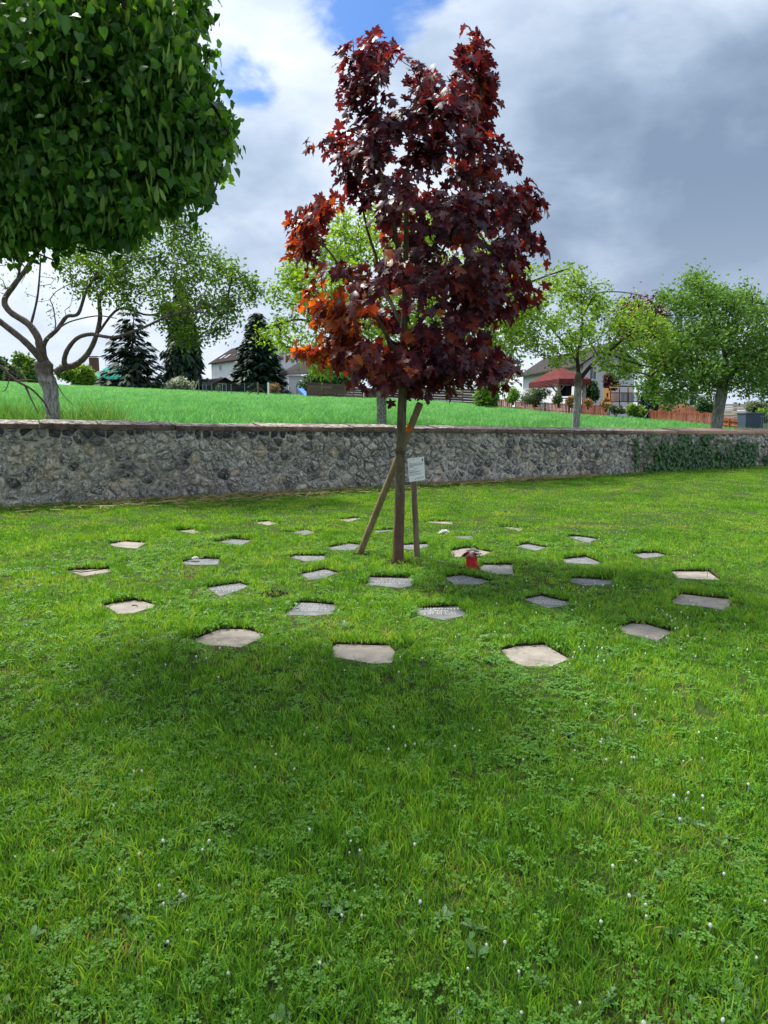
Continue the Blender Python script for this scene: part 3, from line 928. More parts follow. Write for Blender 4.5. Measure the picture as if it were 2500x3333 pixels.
for i, (sx, sz, ri) in enumerate(seeds):
    poly = [(sx - .3, -.06), (sx + .3, -.06), (sx + .3, wtop(sx) - .004), (sx - .3, wtop(sx) - .004)]
    dd = SE - np.array((sx, sz)); d2 = (dd ** 2).sum(1)
    gap = RNG.uniform(.004, .014) * (1.8 if sx > 7.5 else 1.0) * (2.0 if ri == 7 else 1)
    for j in np.argsort(d2)[1:22]:
        if d2[j] > .5: break
        L = math.sqrt(d2[j]); nx, ny = dd[j] / L
        poly = clip(poly, nx, ny, nx * sx + ny * sz + L / 2 - gap)
        if len(poly) < 3: break
    if len(poly) < 3: continue
    # subdivide, round the corners, roughen
    fine_ = []
    for k in range(len(poly)):
        a, b = poly[k], poly[(k + 1) % len(poly)]
        L = math.hypot(b[0] - a[0], b[1] - a[1])
        if L < .02: 
            fine_.append(((a[0] + b[0]) / 2, (a[1] + b[1]) / 2)); continue
        for u in (.22, .78) if L < .12 else (.14, .5, .86):
            fine_.append((a[0] + (b[0] - a[0]) * u, a[1] + (b[1] - a[1]) * u))
    if len(fine_) < 4: continue
    cx_ = sum(p[0] for p in fine_) / len(fine_); cz_ = sum(p[1] for p in fine_) / len(fine_)
    pl = []
    for x, z in fine_:
        k = RNG.uniform(.90, 1.03)
        pl.append((cx_ + (x - cx_) * k, min(cz_ + (z - cz_) * k, wtop(sx) - .003)))
    area = abs(sum(pl[k][0] * pl[(k + 1) % len(pl)][1] - pl[(k + 1) % len(pl)][0] * pl[k][1] for k in range(len(pl)))) / 2
    if area < .0025: continue
    tint = RNG.random()
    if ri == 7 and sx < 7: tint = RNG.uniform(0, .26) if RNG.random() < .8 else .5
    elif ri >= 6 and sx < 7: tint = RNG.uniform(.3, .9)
    elif sx < 4: tint = RNG.uniform(.32, 1.0) if RNG.random() < .97 else .25
    else: tint = RNG.uniform(.30, .85) if RNG.random() < .88 else RNG.uniform(.86, 1)
    pr = RNG.uniform(.018, .060)
    mbs = MB()
    n = len(pl)
    def rg(k, off, j=.004):
        return [wall_p(cx_ + (x - cx_) * k + RNG.gauss(0, j), cz_ + (z - cz_) * k + RNG.gauss(0, j), max(.002, off + RNG.gauss(0, .004))) for x, z in pl]
    r0 = [wall_p(x, z, -.02) for x, z in pl]
    r1 = rg(.97, pr * .62, .002); r2 = rg(.66, pr, .009)
    ctr = wall_p(cx_ + RNG.gauss(0, .01), cz_ + RNG.gauss(0, .01), pr * RNG.uniform(.8, 1.5))
    vs = r0 + r1 + r2 + [ctr]
    fs = []
    for k in range(n):
        k2 = (k + 1) % n
        fs += [(k, k2, k2 + n, k + n), (k + n, k2 + n, k2 + 2 * n, k + 2 * n), (k + 2 * n, k2 + 2 * n, 3 * n)]
    mbs.add(vs, fs, tint)
    px, py, dep = proj([tuple(ctr)])
    vis_ = -20 < px[0] < 2520
    stones.append((area / dep[0] ** 2 if vis_ else 0, mbs))
stones.sort(key=lambda q: -q[0])
rest = MB()
for k, (a, m_) in enumerate(stones):
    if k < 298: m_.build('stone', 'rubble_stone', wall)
    else:
        o = len(rest.v); rest.v += m_.v; rest.f += [tuple(i + o for i in f) for f in m_.f]; rest.t += m_.t
tag(rest.build('small_stones', 'rubble_stone', wall), kind='stuff')

# coping slabs, pitched down towards the lawn
jp = [0, 130, 320, 570, 845, 1050, 1150, 1283, 1420, 1500, 1610, 1735, 1865, 1985, 2090, 2200, 2270, 2395, 2455]
js = [S0, S0 + 1.3, S0 + 2.6] + [wallhit(px, 1400)[0] for px in jp[1:]]
while js[-1] < S1: js.append(js[-1] + 1.25)
js = sorted(j for j in js)
for a, b in zip(js[:-1], js[1:]):
    if b - a < .2: continue
    g = .011
    mb = MB()
    n = max(2, int((b - a) / .25))
    th = .085 + RNG.uniform(-.006, .006); lift = RNG.uniform(0, .012); fr = .045 + RNG.uniform(-.012, .012)
    vs, fs = [], []
    prof = [(fr, 0.0), (fr + .004, .3), (fr, .86), (fr - .014, 1.0), (-.22, 1.30), (-WT - .05, 1.56), (-WT - .05, 0.0)]
    for i in range(n + 1):
        s = a + g + (b - a - 2 * g) * i / n
        for off, k in prof:
            e = RNG.gauss(0, .0022)
            vs.append(wall_p(s, wtop(s) + .001 + lift * (k > 0) + k * th + e, off + RNG.gauss(0, .0022)))
    m = len(prof)
    for i in range(n):
        for k in range(m):
            k2 = (k + 1) % m
            fs.append((i * m + k, (i + 1) * m + k, (i + 1) * m + k2, i * m + k2))
    fs.append(tuple(range(m - 1, -1, -1))); fs.append(tuple(range(n * m, n * m + m)))
    mb.add(vs, fs); mb.build('coping_slab', 'sandstone_coping', wall)

# ------------------------------------------------------------------ the field behind the wall and the land beyond it
mb = MB()
XS = [-260, -160, -110, -80, -60, -40, -30, -20, -10, 0, 10, 20, 30, 45, 60, 110, 160, 260]
def behind(x): return wa.y + (x - wa.x) * WD.y / WD.x + (WT + .0) / WD.x   # y of the wall's back face at x
def wf(x): return max(fieldz(x, behind(x)), -.5)
rowsY = [0, .02, .06, .12, .2, .3, .4, .52, .66, .82, 1.0]
vs = []
def LZ(x, y):
    # the slope flattens out beyond the last gardens
    xx = max(-110, min(60, x))
    return 1.1 - .0425 * (xx - .3) + FC * (min(y, FY) - 14.2) - .42 - max(0, y - FY) * .01
for fr_ in rowsY:
    for x in XS:
        xb = max(-30, min(40, x))
        y0 = behind(xb) - .03 if -30 <= x <= 40 else behind(xb)
        y = y0 + (420 - y0) * (fr_ ** 2.2)
        vs.append((x, y, LZ(x, y)))
nx = len(XS)
fs = [(j * nx + i, j * nx + i + 1, (j + 1) * nx + i + 1, (j + 1) * nx + i) for j in range(len(rowsY) - 1) for i in range(nx - 1)]
mb.add(vs, fs)
struct(mb.build('field_ground', 'field_soil'))
# ------------------------------------------------------------------ grass
slab_polys = [[(p.x, p.y) for p in [c_ + (q - c_) * 1.0 + (q - c_).normalized() * .012 for q in g]] for g in SLAB_PATHS for c_ in [sum(g, Vector()) / len(g)]]
slab_front = [[(p.x * (p.y - .20) / p.y * 1.0, p.y - .20) for p in g] for g in SLAB_PATHS]
slab_front2 = [[(p.x * (p.y - .09) / p.y * 1.0, p.y - .09) for p in g] for g in SLAB_PATHS]
BARE = [(gnd(890, 1935), .13), (gnd(1300, 1832), .16), (gnd(1175, 1803), .12), (gnd(1650, 1832), .10), (gnd(1358, 1818), .09)]
def scatter_lawn(y0, y1, per_m2, seed, pad=1.6, front=True):
    r = np.random.default_rng(seed)
    ymid = (y0 + y1) / 2
    hw = lambda y: y * .5405 + pad
    W = hw(y1)
    n = int(2 * W * (y1 - y0) * per_m2)
    x = r.uniform(-W, W, n); y = r.uniform(y0, y1, n)
    keep = np.abs(x) < hw(y)
    # in front of the wall
    yw = wa.y + (x - wa.x) * WD.y / WD.x - .015 / WD.x
    keep &= y < yw
    x, y = x[keep], y[keep]
    bad = np.zeros(len(x), bool); short = np.zeros(len(x)); 
    for g, f, f2 in zip(slab_polys, slab_front, slab_front2):
        cx0 = sum(p[0] for p in g) / len(g); cy0 = sum(p[1] for p in g) / len(g)
        near = (np.abs(x - cx0) < .8) & (np.abs(y - cy0) < .9)
        i = np.where(near)[0]
        if not len(i): continue
        bad[i] |= inpoly(x[i], y[i], g)
        short[i] = np.maximum(short[i], inpoly(x[i], y[i], f) * .60)
        short[i] = np.maximum(short[i], inpoly(x[i], y[i], f2) * .75)
    for p, rad in BARE:
        d = np.hypot(x - p.x, y - p.y)
        bad |= (d < rad) & (r.random(len(x)) < .8)
    k = ~bad
    return x[k], y[k], short[k], r
def yw_(x): return wa.y + (x - wa.x) * WD.y / WD.x
def vnoise(x, y, s, seed=0):
    r = np.random.default_rng(99 + seed)
    v = np.zeros_like(x)
    for a in range(5):
        th = r.uniform(0, 6.28); f = s * r.uniform(.6, 2.2); ph = r.uniform(0, 6.28)
        v += np.sin((x * math.cos(th) + y * math.sin(th)) * f + ph + 1.3 * np.sin(y * f * .7 + ph * 2))
    return v / 5
grass_m = []
for k in range(6): grass_m.append((blades(15, .042, .022, .052, .0042, .8, 3), 'grass_blade'))
for k in range(2): grass_m.append((blades(10, .035, .045, .085, .0048, .8, 3), 'grass_blade'))
for k in range(2): grass_m.append((blades(14, .042, .015, .034, .0034, .9, 2, dry=.5), 'grass_blade'))
def clover(n, rad):
    P, T, N, S = [], [], [], []
    for _ in range(n):
        r = rad * math.sqrt(RNG.random()); a = RNG.uniform(0, 6.28)
        c = Vector((r * math.cos(a), r * math.sin(a), RNG.uniform(.014, .028)))
        th = RNG.uniform(0, 6.28)
        for k in range(3):
            q = th + k * 2.094
            P.append(c); T.append((math.cos(q), math.sin(q), RNG.uniform(-.1, .3))); N.append((RNG.gauss(0, .2), RNG.gauss(0, .2), 1)); S.append(RNG.uniform(.008, .013))
    tm = fan([(0, 0), (.35, .4), (.42, .75), (.2, 1.0), (0, .88)], (0, .5), .1, .1)
    return leaves(tm, np.array([tuple(p) for p in P]), np.array(T), np.array(N), np.array(S), NR.random(len(P)), 'clover')
for k in range(3): grass_m.append((clover(11, .045), 'clover'))
gc = src_coll('grass_tuft', grass_m)
def make_grass(name, x, y, short, r, base, coll, nmix, extra=1.0):
    n = len(x)
    v = vnoise(x, y, 1.6); v2 = vnoise(x, y, 4.5, 3)
    h = base * (1 + .40 * v + .35 * v2) * r.uniform(.75, 1.3, n) * (1 - short)
    w_ = base * r.uniform(.8, 1.15, n) * extra
    scl = np.stack([w_, w_, np.maximum(h, .12)], 1)
    rot = np.stack([r.normal(0, .12, n), r.normal(0, .12, n), r.uniform(0, 6.283, n)], 1)
    idx = r.choice(len(nmix), n, p=np.array(nmix) / sum(nmix))
    cl = (vnoise(x, y, 2.3, 7) > .40) & (r.random(n) < .35)
    if len(nmix) > 12: idx[cl] = r.integers(10, 13, cl.sum())
    dwl = yw_(x) - y
    dry_ = ((vnoise(x, y, 1.7, 9) > .25) & (r.random(n) < .5)) | ((dwl < 1.1) & (x < 4) & (r.random(n) < .55))
    if len(nmix) > 12: idx[dry_] = r.integers(8, 10, dry_.sum())
    else: idx[dry_] = r.integers(5, 7, dry_.sum())
    pts = np.stack([x, y, r.uniform(-.006, .0, n)], 1)
    o = gn_scatter(name, pts, rot, scl, idx, coll)
    return o
mixn = [1] * 6 + [.32] * 2 + [.6] * 2 + [.38] * 3
parts_xy = [scatter_lawn(.7, 3.4, 1500, 1), scatter_lawn(3.4, 6.0, 820, 2), scatter_lawn(6.0, 9.0, 480, 3)]
X_ = np.concatenate([p[0] for p in parts_xy]); Y_ = np.concatenate([p[1] for p in parts_xy]); SH = np.concatenate([p[2] for p in parts_xy])
g1 = make_grass('lawn_grass', X_, Y_, SH, NR, 1.0, gc, mixn)
tag(g1, 'mown green grass with clover covering the lawn near the viewer', 'grass', kind='stuff')
far_m = [(blades(80, .14, .014, .036, .0060, .8, 2), 'grass_blade') for k in range(5)] + [(blades(70, .14, .014, .032, .0060, .8, 2, dry=.4), 'grass_blade') for k in range(2)]
fc = src_coll('far_tuft', far_m)
pf = [scatter_lawn(8.7, 13, 58, 5, 2.5), scatter_lawn(13, 26, 40, 6, 3.0)]
X_ = np.concatenate([p[0] for p in pf]); Y_ = np.concatenate([p[1] for p in pf]); SH = np.concatenate([p[2] for p in pf])
k = X_ > -12
g2 = make_grass('lawn_grass', X_[k], Y_[k], SH[k], NR, 1.0, fc, [1] * 5 + [.5] * 2, 1.15)
tag(g2, 'mown yellow green grass covering the lawn between the slabs and the wall', 'grass', kind='stuff')

# taller rim of turf behind the far edge of each slab
rx, ry = [], []
for g in SLAB_PATHS:
    c = sum(g, Vector()) / len(g)
    n = len(g)
    for i in range(n):
        a, b = g[i], g[(i + 1) % n]
        m = (a + b) / 2
        if m.y < c.y + .02: continue
        L = (b - a).length
        for k in range(int(L / .011)):
            p = a.lerp(b, RNG.random()); o = (m - c).normalized() * RNG.uniform(.018, .075)
            rx.append(p.x + o.x); ry.append(p.y + o.y)
rx, ry = np.array(rx), np.array(ry)
keep = np.ones(len(rx), bool)
for g in slab_polys: keep &= ~inpoly(rx, ry, g)
rx, ry = rx[keep], ry[keep]
g3 = make_grass('edge_grass', rx, ry, np.zeros(len(rx)), NR, 1.3, gc, mixn)
tag(g3, 'thicker grass and clover along the far turf edges of the slabs', 'grass', kind='stuff')

# longer grass at the wall foot, straw, daisies, weeds
def blades_at(P, h0, h1, wd, lean, mat, name, label, cat, dry=0, n=9, rad=.05):
    ms = [(blades(n, rad, h0, h1, wd, lean, 3, dry=dry), mat) for _ in range(4)]
    c = src_coll(name + '_tuft', ms)
    N_ = len(P)
    o = gn_scatter(name, P, np.stack([NR.normal(0, .1, N_), NR.normal(0, .1, N_), NR.uniform(0, 6.28, N_)], 1), np.repeat(NR.uniform(.6, 1.25, N_)[:, None], 3, 1), NR.integers(0, 4, N_), c)
    tag(o, label, cat, kind='stuff')
    return o
s = NR.uniform(-2, 24, 900)
P = np.array([tuple(wall_p(a, 0, .05 + abs(RNG.gauss(0, .05)))) for a in s])
blades_at(P, .03, .09, .006, .7, 'grass_blade', 'wall_foot_grass', 'longer uncut grass along the foot of the stone wall', 'grass')
P = []
for p0 in ((gnd(632, 2068), .05, 60), (gnd(1282, 2100), .06, 55), (gnd(700, 2030), .10, 25)):
    for k in range(p0[2]): P.append((p0[0].x + RNG.gauss(0, p0[1]), p0[0].y + RNG.gauss(0, p0[1] * .5), 0))
P = np.array(P)
kp = np.ones(len(P), bool)
for g in slab_polys: kp &= ~inpoly(P[:, 0], P[:, 1], g)
blades_at(P[kp], .06, .13, .006, .8, 'grass_blade', 'long_grass_clump', 'long grass clumps left uncut beside the front slabs', 'grass', n=5, rad=.03)

# straw left by mowing
mb = MB()
for k in range(1100):
    z_ = RNG.random()
    px = RNG.gauss(700, 330) if z_ < .6 else RNG.uniform(1350, 1900)
    s0, _ = wallhit(px, 1600)
    off = abs(RNG.gauss(.45, .38)) if z_ < .6 else abs(RNG.gauss(.25, .15))
    p = wall_p(s0, RNG.uniform(.045, .075), off + .12)
    th = RNG.gauss(0, .6) + math.atan2(WD.y, WD.x); L = RNG.uniform(.06, .28)
    d = Vector((math.cos(th), math.sin(th), RNG.gauss(0, .08))) * L
    mid = p + d * .5 + Vector((RNG.gauss(0, .02), RNG.gauss(0, .02), RNG.uniform(0, .02)))
    mb.tube([p, mid, p + d], [.0055, .0055, .004], 3, False, RNG.random())
tag(mb.build('mown_straw', 'straw'), 'loose strands of dry mown straw lying on the lawn along the wall', 'straw', kind='stuff')

# daisies: closed white heads on thin stalks
mb = MB()
def daisy_pts():
    out = []
    clusters = [(600, 2920, 60, 40, 9), (860, 2500, 90, 30, 8), (970, 2400, 70, 20, 7), (1580, 2400, 110, 60, 13), (1850, 2430, 120, 60, 14), (2050, 2430, 120, 80, 14), (2170, 2040, 60, 26, 26), (1950, 2110, 70, 30, 14), (1940, 1908, 40, 10, 12), (2190, 1795, 50, 8, 14), (1800, 2060, 200, 60, 12), (700, 2110, 100, 40, 14), (2300, 2600, 150, 80, 14), (1330, 2430, 40, 20, 6), (1120, 2720, 80, 20, 5), (2050, 2900, 150, 60, 10), (1700, 3100, 150, 80, 7), (1150, 3050, 100, 80, 5), (1550, 1740, 120, 18, 26), (2000, 1760, 250, 40, 60), (500, 1780, 250, 50, 30), (1750, 1660, 200, 25, 30), (1000, 1700, 200, 20, 20)]
    for cx0, cy0, sx, sy, n in clusters:
        for _ in range(int(n * (1 if cy0 < 2300 else .45))): out.append((RNG.gauss(cx0, sx), RNG.gauss(cy0, sy)))
    for _ in range(150): out.append((RNG.uniform(0, 2500), RNG.uniform(1650, 2200)))
    for _ in range(45): out.append((RNG.uniform(-100, 2600), RNG.uniform(2150, 3400)))
    return out
dp = daisy_pts()
pts = [gnd(px, max(py, 1640), .03) for px, py in dp]
D = np.array([(p.x, p.y) for p in pts])
okd = np.ones(len(D), bool)
for g in slab_polys: okd &= ~inpoly(D[:, 0], D[:, 1], g)
okd &= D[:, 1] < wa.y + (D[:, 0] - wa.x) * WD.y / WD.x - .15
for ok, p in zip(okd, pts):
    if not ok: continue
    r = RNG.uniform(.0034, .0056); h = RNG.uniform(.026, .044)
    q = Vector((p.x + RNG.gauss(0, .008), p.y + RNG.gauss(0, .008), h))
    mb.tube([(p.x, p.y, 0), tuple(q)], [.0008, .0008], 3, False, .0)
    t = Vector((RNG.gauss(0, .3), RNG.gauss(0, .3), 1)).normalized()
    mb.tube([q - t * r * .3, q + t * r * .5, q + t * r * 1.5, q + t * r * 2.4], [r * .45, r, r * 1.05, r * .35], 7, True, RNG.uniform(.6, 1))
tag(mb.build('daisies', 'white_petal'), 'small closed white daisies scattered over the lawn', 'daisies', kind='stuff')

# broad leaved weeds
def rosette(n, L, tm, up=.35):
    P, T, N, S = [], [], [], []
    for k in range(n):
        a = k * 2.4 + RNG.gauss(0, .2)
        P.append((RNG.gauss(0, .004), RNG.gauss(0, .004), .01)); u = RNG.uniform(.15, 1) * up
        T.append((math.cos(a), math.sin(a), u)); N.append((-math.cos(a) * u, -math.sin(a) * u, 1)); S.append(L * RNG.uniform(.6, 1.1))
    return leaves(tm, np.array(P), np.array(T), np.array(N), np.array(S), NR.random(n), 'weed')
T_DAND = fan([(0, 0), (.04, .1), (.13, .22), (.06, .28), (.18, .45), (.08, .50), (.22, .70), (.12, .74), (.16, .9), (0, 1.05)], (0, .5), .3, .25)
T_PLANT = fan([(0, 0), (.05, .15), (.22, .45), (.18, .8), (0, 1)], (0, .5), .25, .3)
wm = [(rosette(9, .11, T_DAND, .9), 'weed_leaf'), (rosette(7, .08, T_PLANT, .8), 'weed_leaf'), (rosette(12, .07, T_DAND, 1.0), 'weed_leaf'), (rosette(5, .10, T_PLANT, 1.4), 'weed_leaf')]
wc = src_coll('weed', wm)
wp = [(1620, 2805), (1590, 2750), (2150, 2870), (2080, 2930), (2420, 3260), (2300, 3230), (2350, 2760), (2400, 2830), (1130, 2900), (1090, 2960), (1380, 2480), (970, 2125), (980, 2215), (580, 2080), (1010, 1975), (985, 1950), (940, 1965), (2130, 2790), (1400, 2850), (530, 3080), (100, 3060), (200, 2820), (570, 2950), (1850, 2400), (1990, 2420), (1440, 2990), (2230, 2620), (760, 2480), (450, 2130), (1760, 2660), (2200, 3050), (1120, 2040), (1340, 2230), (350, 2720), (2260, 3290), (1180, 3160), (300, 2480), (640, 2700), (860, 2790), (1560, 3030)]
wp += [(RNG.uniform(0, 2500), RNG.uniform(2250, 3350)) for _ in range(35)]
P = np.array([tuple(gnd(px, py, 0)) for px, py in wp]); P[:, 2] = .002
kp = np.ones(len(P), bool)
for g in slab_polys: kp &= ~inpoly(P[:, 0], P[:, 1], g)
P = P[kp]; n = len(P)
o = gn_scatter('lawn_weeds', P, np.stack([NR.normal(0, .15, n), NR.normal(0, .15, n), NR.uniform(0, 6.28, n)], 1), np.repeat(NR.uniform(.28, .58, n)[:, None], 3, 1), NR.integers(0, 4, n), wc)
tag(o, 'broad leaved dandelion and plantain rosettes growing in the lawn', 'weeds', kind='stuff')

# wheat in the field
wm = [(blades(60, .30, .16, .52, .020, .7, 3), 'wheat') for _ in range(5)]
wcc = src_coll('wheat_tuft', wm)
px_ = []
def add_wheat(y0, y1, dens, pad):
    r = NR
    W = y1 * .5405 + pad; n = int(2 * W * (y1 - y0) * dens)
    x = r.uniform(-W, W, n); y = r.uniform(y0, y1, n)
    k = np.abs(x) < y * .5405 + pad
    yb = wa.y + (x - wa.x) * WD.y / WD.x + (WT + .32) / WD.x
    k &= y > yb
    return x[k], y[k]
# far edge of the crop, from the photograph's skyline of the field
edge_px = [(-300, 1236), (0, 1240), (200, 1252), (500, 1262), (690, 1268), (960, 1284), (1180, 1292), (1400, 1302), (1600, 1322), (1800, 1340), (2000, 1355), (2200, 1368), (2330, 1383), (2500, 1400)]
edge = [onfield(a, b) for a, b in edge_px]
EX = np.array([p.x / p.y for p in edge]); EYs = np.array([p.y for p in edge])
xs, ys = [], []
for a in ((11, 18, 17, 3), (18, 28, 13, 3), (28, 50, 8, 4), (50, 90, 2.6, 6), (90, 175, 1.1, 8)):
    x, y = add_wheat(*a); xs.append(x); ys.append(y)
x = np.concatenate(xs); y = np.concatenate(ys)
lim = np.interp(x / y, EX, EYs)
k = (y < lim) & ~((x < -3.4) & (y < behind(0) - 0.2 + 0 * x) & (x / y < -.415)) 
x, y = x[k], y[k]
z = 1.1 - .0425 * (x - .3) + FC * (np.minimum(y, FY) - 14.2) - .42
n = len(x)
wide = np.interp(y, [0, 30, 60, 120], [1, 1.1, 1.9, 3.2])
sc = np.stack([NR.uniform(.9, 1.2, n) * wide] * 2 + [NR.uniform(.75, 1.2, n) * (1 + .12 * vnoise(x, y, 1.6))], 1)
o = gn_scatter('wheat_crop', np.stack([x, y, z], 1), np.stack([NR.normal(0, .05, n), NR.normal(0, .05, n), NR.uniform(0, 6.28, n)], 1), sc, NR.integers(0, 5, n), wcc)
tag(o, 'dense bright green young cereal crop filling the field behind the wall', 'crop', kind='stuff')
# rank grass round the old cherry trunk
P = []
for _ in range(420):
    px = RNG.uniform(-120, 350) if RNG.random() < .8 else RNG.uniform(300, 420)
    p = at(px, 1370, RNG.uniform(12.6, 15.5) + (px + 100) * .003)
    if p.y < behind(p.x) + .15: continue
    P.append((p.x, p.y, fieldz(p.x, p.y) - .42))
blades_at(np.array(P), .35, .85, .011, .7, 'tall_grass', 'rank_grass', 'tall rank grass going to seed round the foot of the old cherry tree', 'grass', n=16, rad=.16)
# ------------------------------------------------------------------ red maple
def crownpts(poly, n, y0, thick, rs=None, holes=(), zpow=1.0, fill=.0):
    """points inside an outline seen from the lawn, spread in depth like a round crown"""
    r = rs or NR
    poly = np.array(poly, float)
    x0, y0_, x1, y1 = poly[:, 0].min(), poly[:, 1].min(), poly[:, 0].max(), poly[:, 1].max()
    out = []
    # row extents for the depth profile
    while len(out) < n:
        px, py = r.uniform(x0, x1), r.uniform(y0_, y1)
        if not inpoly(np.array(px), np.array(py), poly): continue
        if any(((px - a) / c) ** 2 + ((py - b) / d) ** 2 < 1 and r.random() < .93 for a, b, c, d in holes): continue
        # local half width along the row
        j = len(poly) - 1; xs = []
        for i in range(len(poly)):
            a, b = poly[i], poly[j]
            if (a[1] > py) != (b[1] > py): xs.append(a[0] + (b[0] - a[0]) * (py - a[1]) / (b[1] - a[1]))
            j = i
        xs.sort(); lo, hi = xs[0], xs[-1]
        m = (lo + hi) / 2; hw = max((hi - lo) / 2, 1)
        q = max(0, 1 - ((px - m) / hw) ** 2)
        hwm = hw / F * y0
        dd = thick * hwm * math.sqrt(q)
        u = r.uniform(-1, 1)
        u = math.copysign(abs(u) ** zpow, u)
        p = at(px, py, y0 + dd * u)
        out.append(p)
    return out
TB = gnd(1296, 1829)
TY = TB.y
MP = crop(850, 50, .6028, [(565, 130), (600, 62), (645, 75), (665, 130), (660, 75), (700, 85), (735, 190), (700, 250), (660, 290), (700, 390), (760, 400), (775, 320), (845, 250), (920, 290), (940, 330), (1000, 300), (1035, 260), (1060, 160), (1110, 150), (1100, 50), (1190, 70), (1220, 200), (1290, 280), (1310, 470), (1240, 580), (1290, 640), (1240, 720), (1350, 690), (1400, 780), (1290, 850), (1240, 900), (1330, 900), (1410, 870), (1440, 930), (1520, 920), (1580, 1010), (1510, 1090), (1450, 1080), (1440, 1170), (1530, 1190), (1550, 1310), (1460, 1370), (1520, 1460), (1480, 1540), (1400, 1600), (1340, 1650), (1210, 1690), (1270, 1790), (1390, 1850), (1370, 1940), (1280, 1960), (1150, 1920), (1080, 1990), (980, 2010), (880, 1970), (820, 2050), (780, 2000), (700, 1980), (560, 1980), (530, 1920), (400, 1910), (330, 1830), (150, 1810), (160, 1770), (250, 1780), (280, 1700), (250, 1560), (190, 1500), (210, 1330), (120, 1270), (145, 1130), (240, 1040), (340, 970), (440, 990), (430, 930), (440, 850), (385, 750), (290, 750), (310, 660), (400, 590), (410, 440), (405, 340), (500, 290), (375, 255), (440, 130), (500, 140)])
maple = thing('maple_tree', tuple(TB), 'young maple with dark purple and orange red leaves, staked, in the middle of the lawn', 'tree')
def tp(px, py, dy=0.0): return at(px, py, TY + dy)
tr_pts = [TB + Vector((0, 0, -.1)), TB, tp(1297, 1760), tp(1301, 1650), tp(1303, 1520), tp(1306, 1400), tp(1310, 1290), tp(1312, 1150, .02), tp(1318, 980, .03), tp(1322, 800, .0), tp(1322, 640, -.03), tp(1330, 500), tp(1345, 390), tp(1358, 300)]
tr_rad = [.064, .060, .056, .054, .050, .048, .046, .040, .033, .027, .020, .014, .010, .006]
tp_d, tr_d = [], []
for i in range(len(tr_pts) - 1):
    for k in range(4):
        u = k / 4; tp_d.append(tr_pts[i].lerp(tr_pts[i + 1], u)); tr_d.append(tr_rad[i] * (1 - u) + tr_rad[i + 1] * u)
tp_d.append(tr_pts[-1]); tr_d.append(tr_rad[-1])
MB().tube(tp_d, tr_d, 14, jit=.03).build('trunk', 'maple_bark', maple, True)
limbs = []
for spec in ([(1312, 1200, 0), (1260, 1090, -.2), (1180, 960, -.35), (1080, 830, -.3), (1010, 740, -.2)],
             [(1314, 1120, 0), (1400, 1010, -.25), (1500, 940, -.45), (1600, 830, -.4), (1700, 700, -.2)],
             [(1316, 1080, .05), (1250, 930, .3), (1180, 700, .5), (1150, 520, .45)],
             [(1318, 990, .0), (1380, 850, -.3), (1470, 700, -.35), (1540, 560, -.2), (1560, 380, -.1), (1570, 200, 0)],
             [(1318, 900, .0), (1270, 700, -.35), (1225, 520, -.3), (1222, 330, -.15), (1245, 150, -.1)],
             [(1314, 1170, 0), (1380, 1140, .4), (1500, 1080, .8), (1620, 1000, .9)],
             [(1313, 1200, 0), (1230, 1150, .4), (1120, 1080, .7), (1000, 980, .8)],
             [(1318, 960, 0), (1400, 900, .5), (1480, 740, .7), (1500, 600, .6)]):
    pts = [tp(*q) for q in spec]; out = []; rr = []
    for i in range(len(pts) - 1):
        for k in range(5):
            out.append(pts[i].lerp(pts[i + 1], k / 5) + Vector((RNG.gauss(0, .008), RNG.gauss(0, .008), RNG.gauss(0, .008))))
            rr.append(.021 * (1 - (i + k / 5) / (len(pts) - 1)) + .005)
    out.append(pts[-1]); rr.append(.005)
    limbs.append((out, rr))
for pts, rr in limbs: MB().tube(pts, rr, 7).build('branch', 'maple_bark', maple, True)
MHOLES = [(1140, 745, 70, 95), (1110, 800, 70, 60), (1240, 400, 18, 40), (1285, 330, 30, 45)]
tg = crownpts(MP, 430, TY, .85, NR, MHOLES, .8)
tg += crownpts([(980, 1130), (1690, 1150), (1690, 1230), (1640, 1262), (1500, 1262), (1350, 1280), (1220, 1270), (1080, 1230), (960, 1150)], 90, TY, .8, NR)
mbb, NP, paths = grow([(tp_d[24:], tr_d[24:])] + limbs, tg, .16, .0035, .10, .45)
tag(mbb.build('twigs', 'twig_bark', maple, True), kind='stuff')
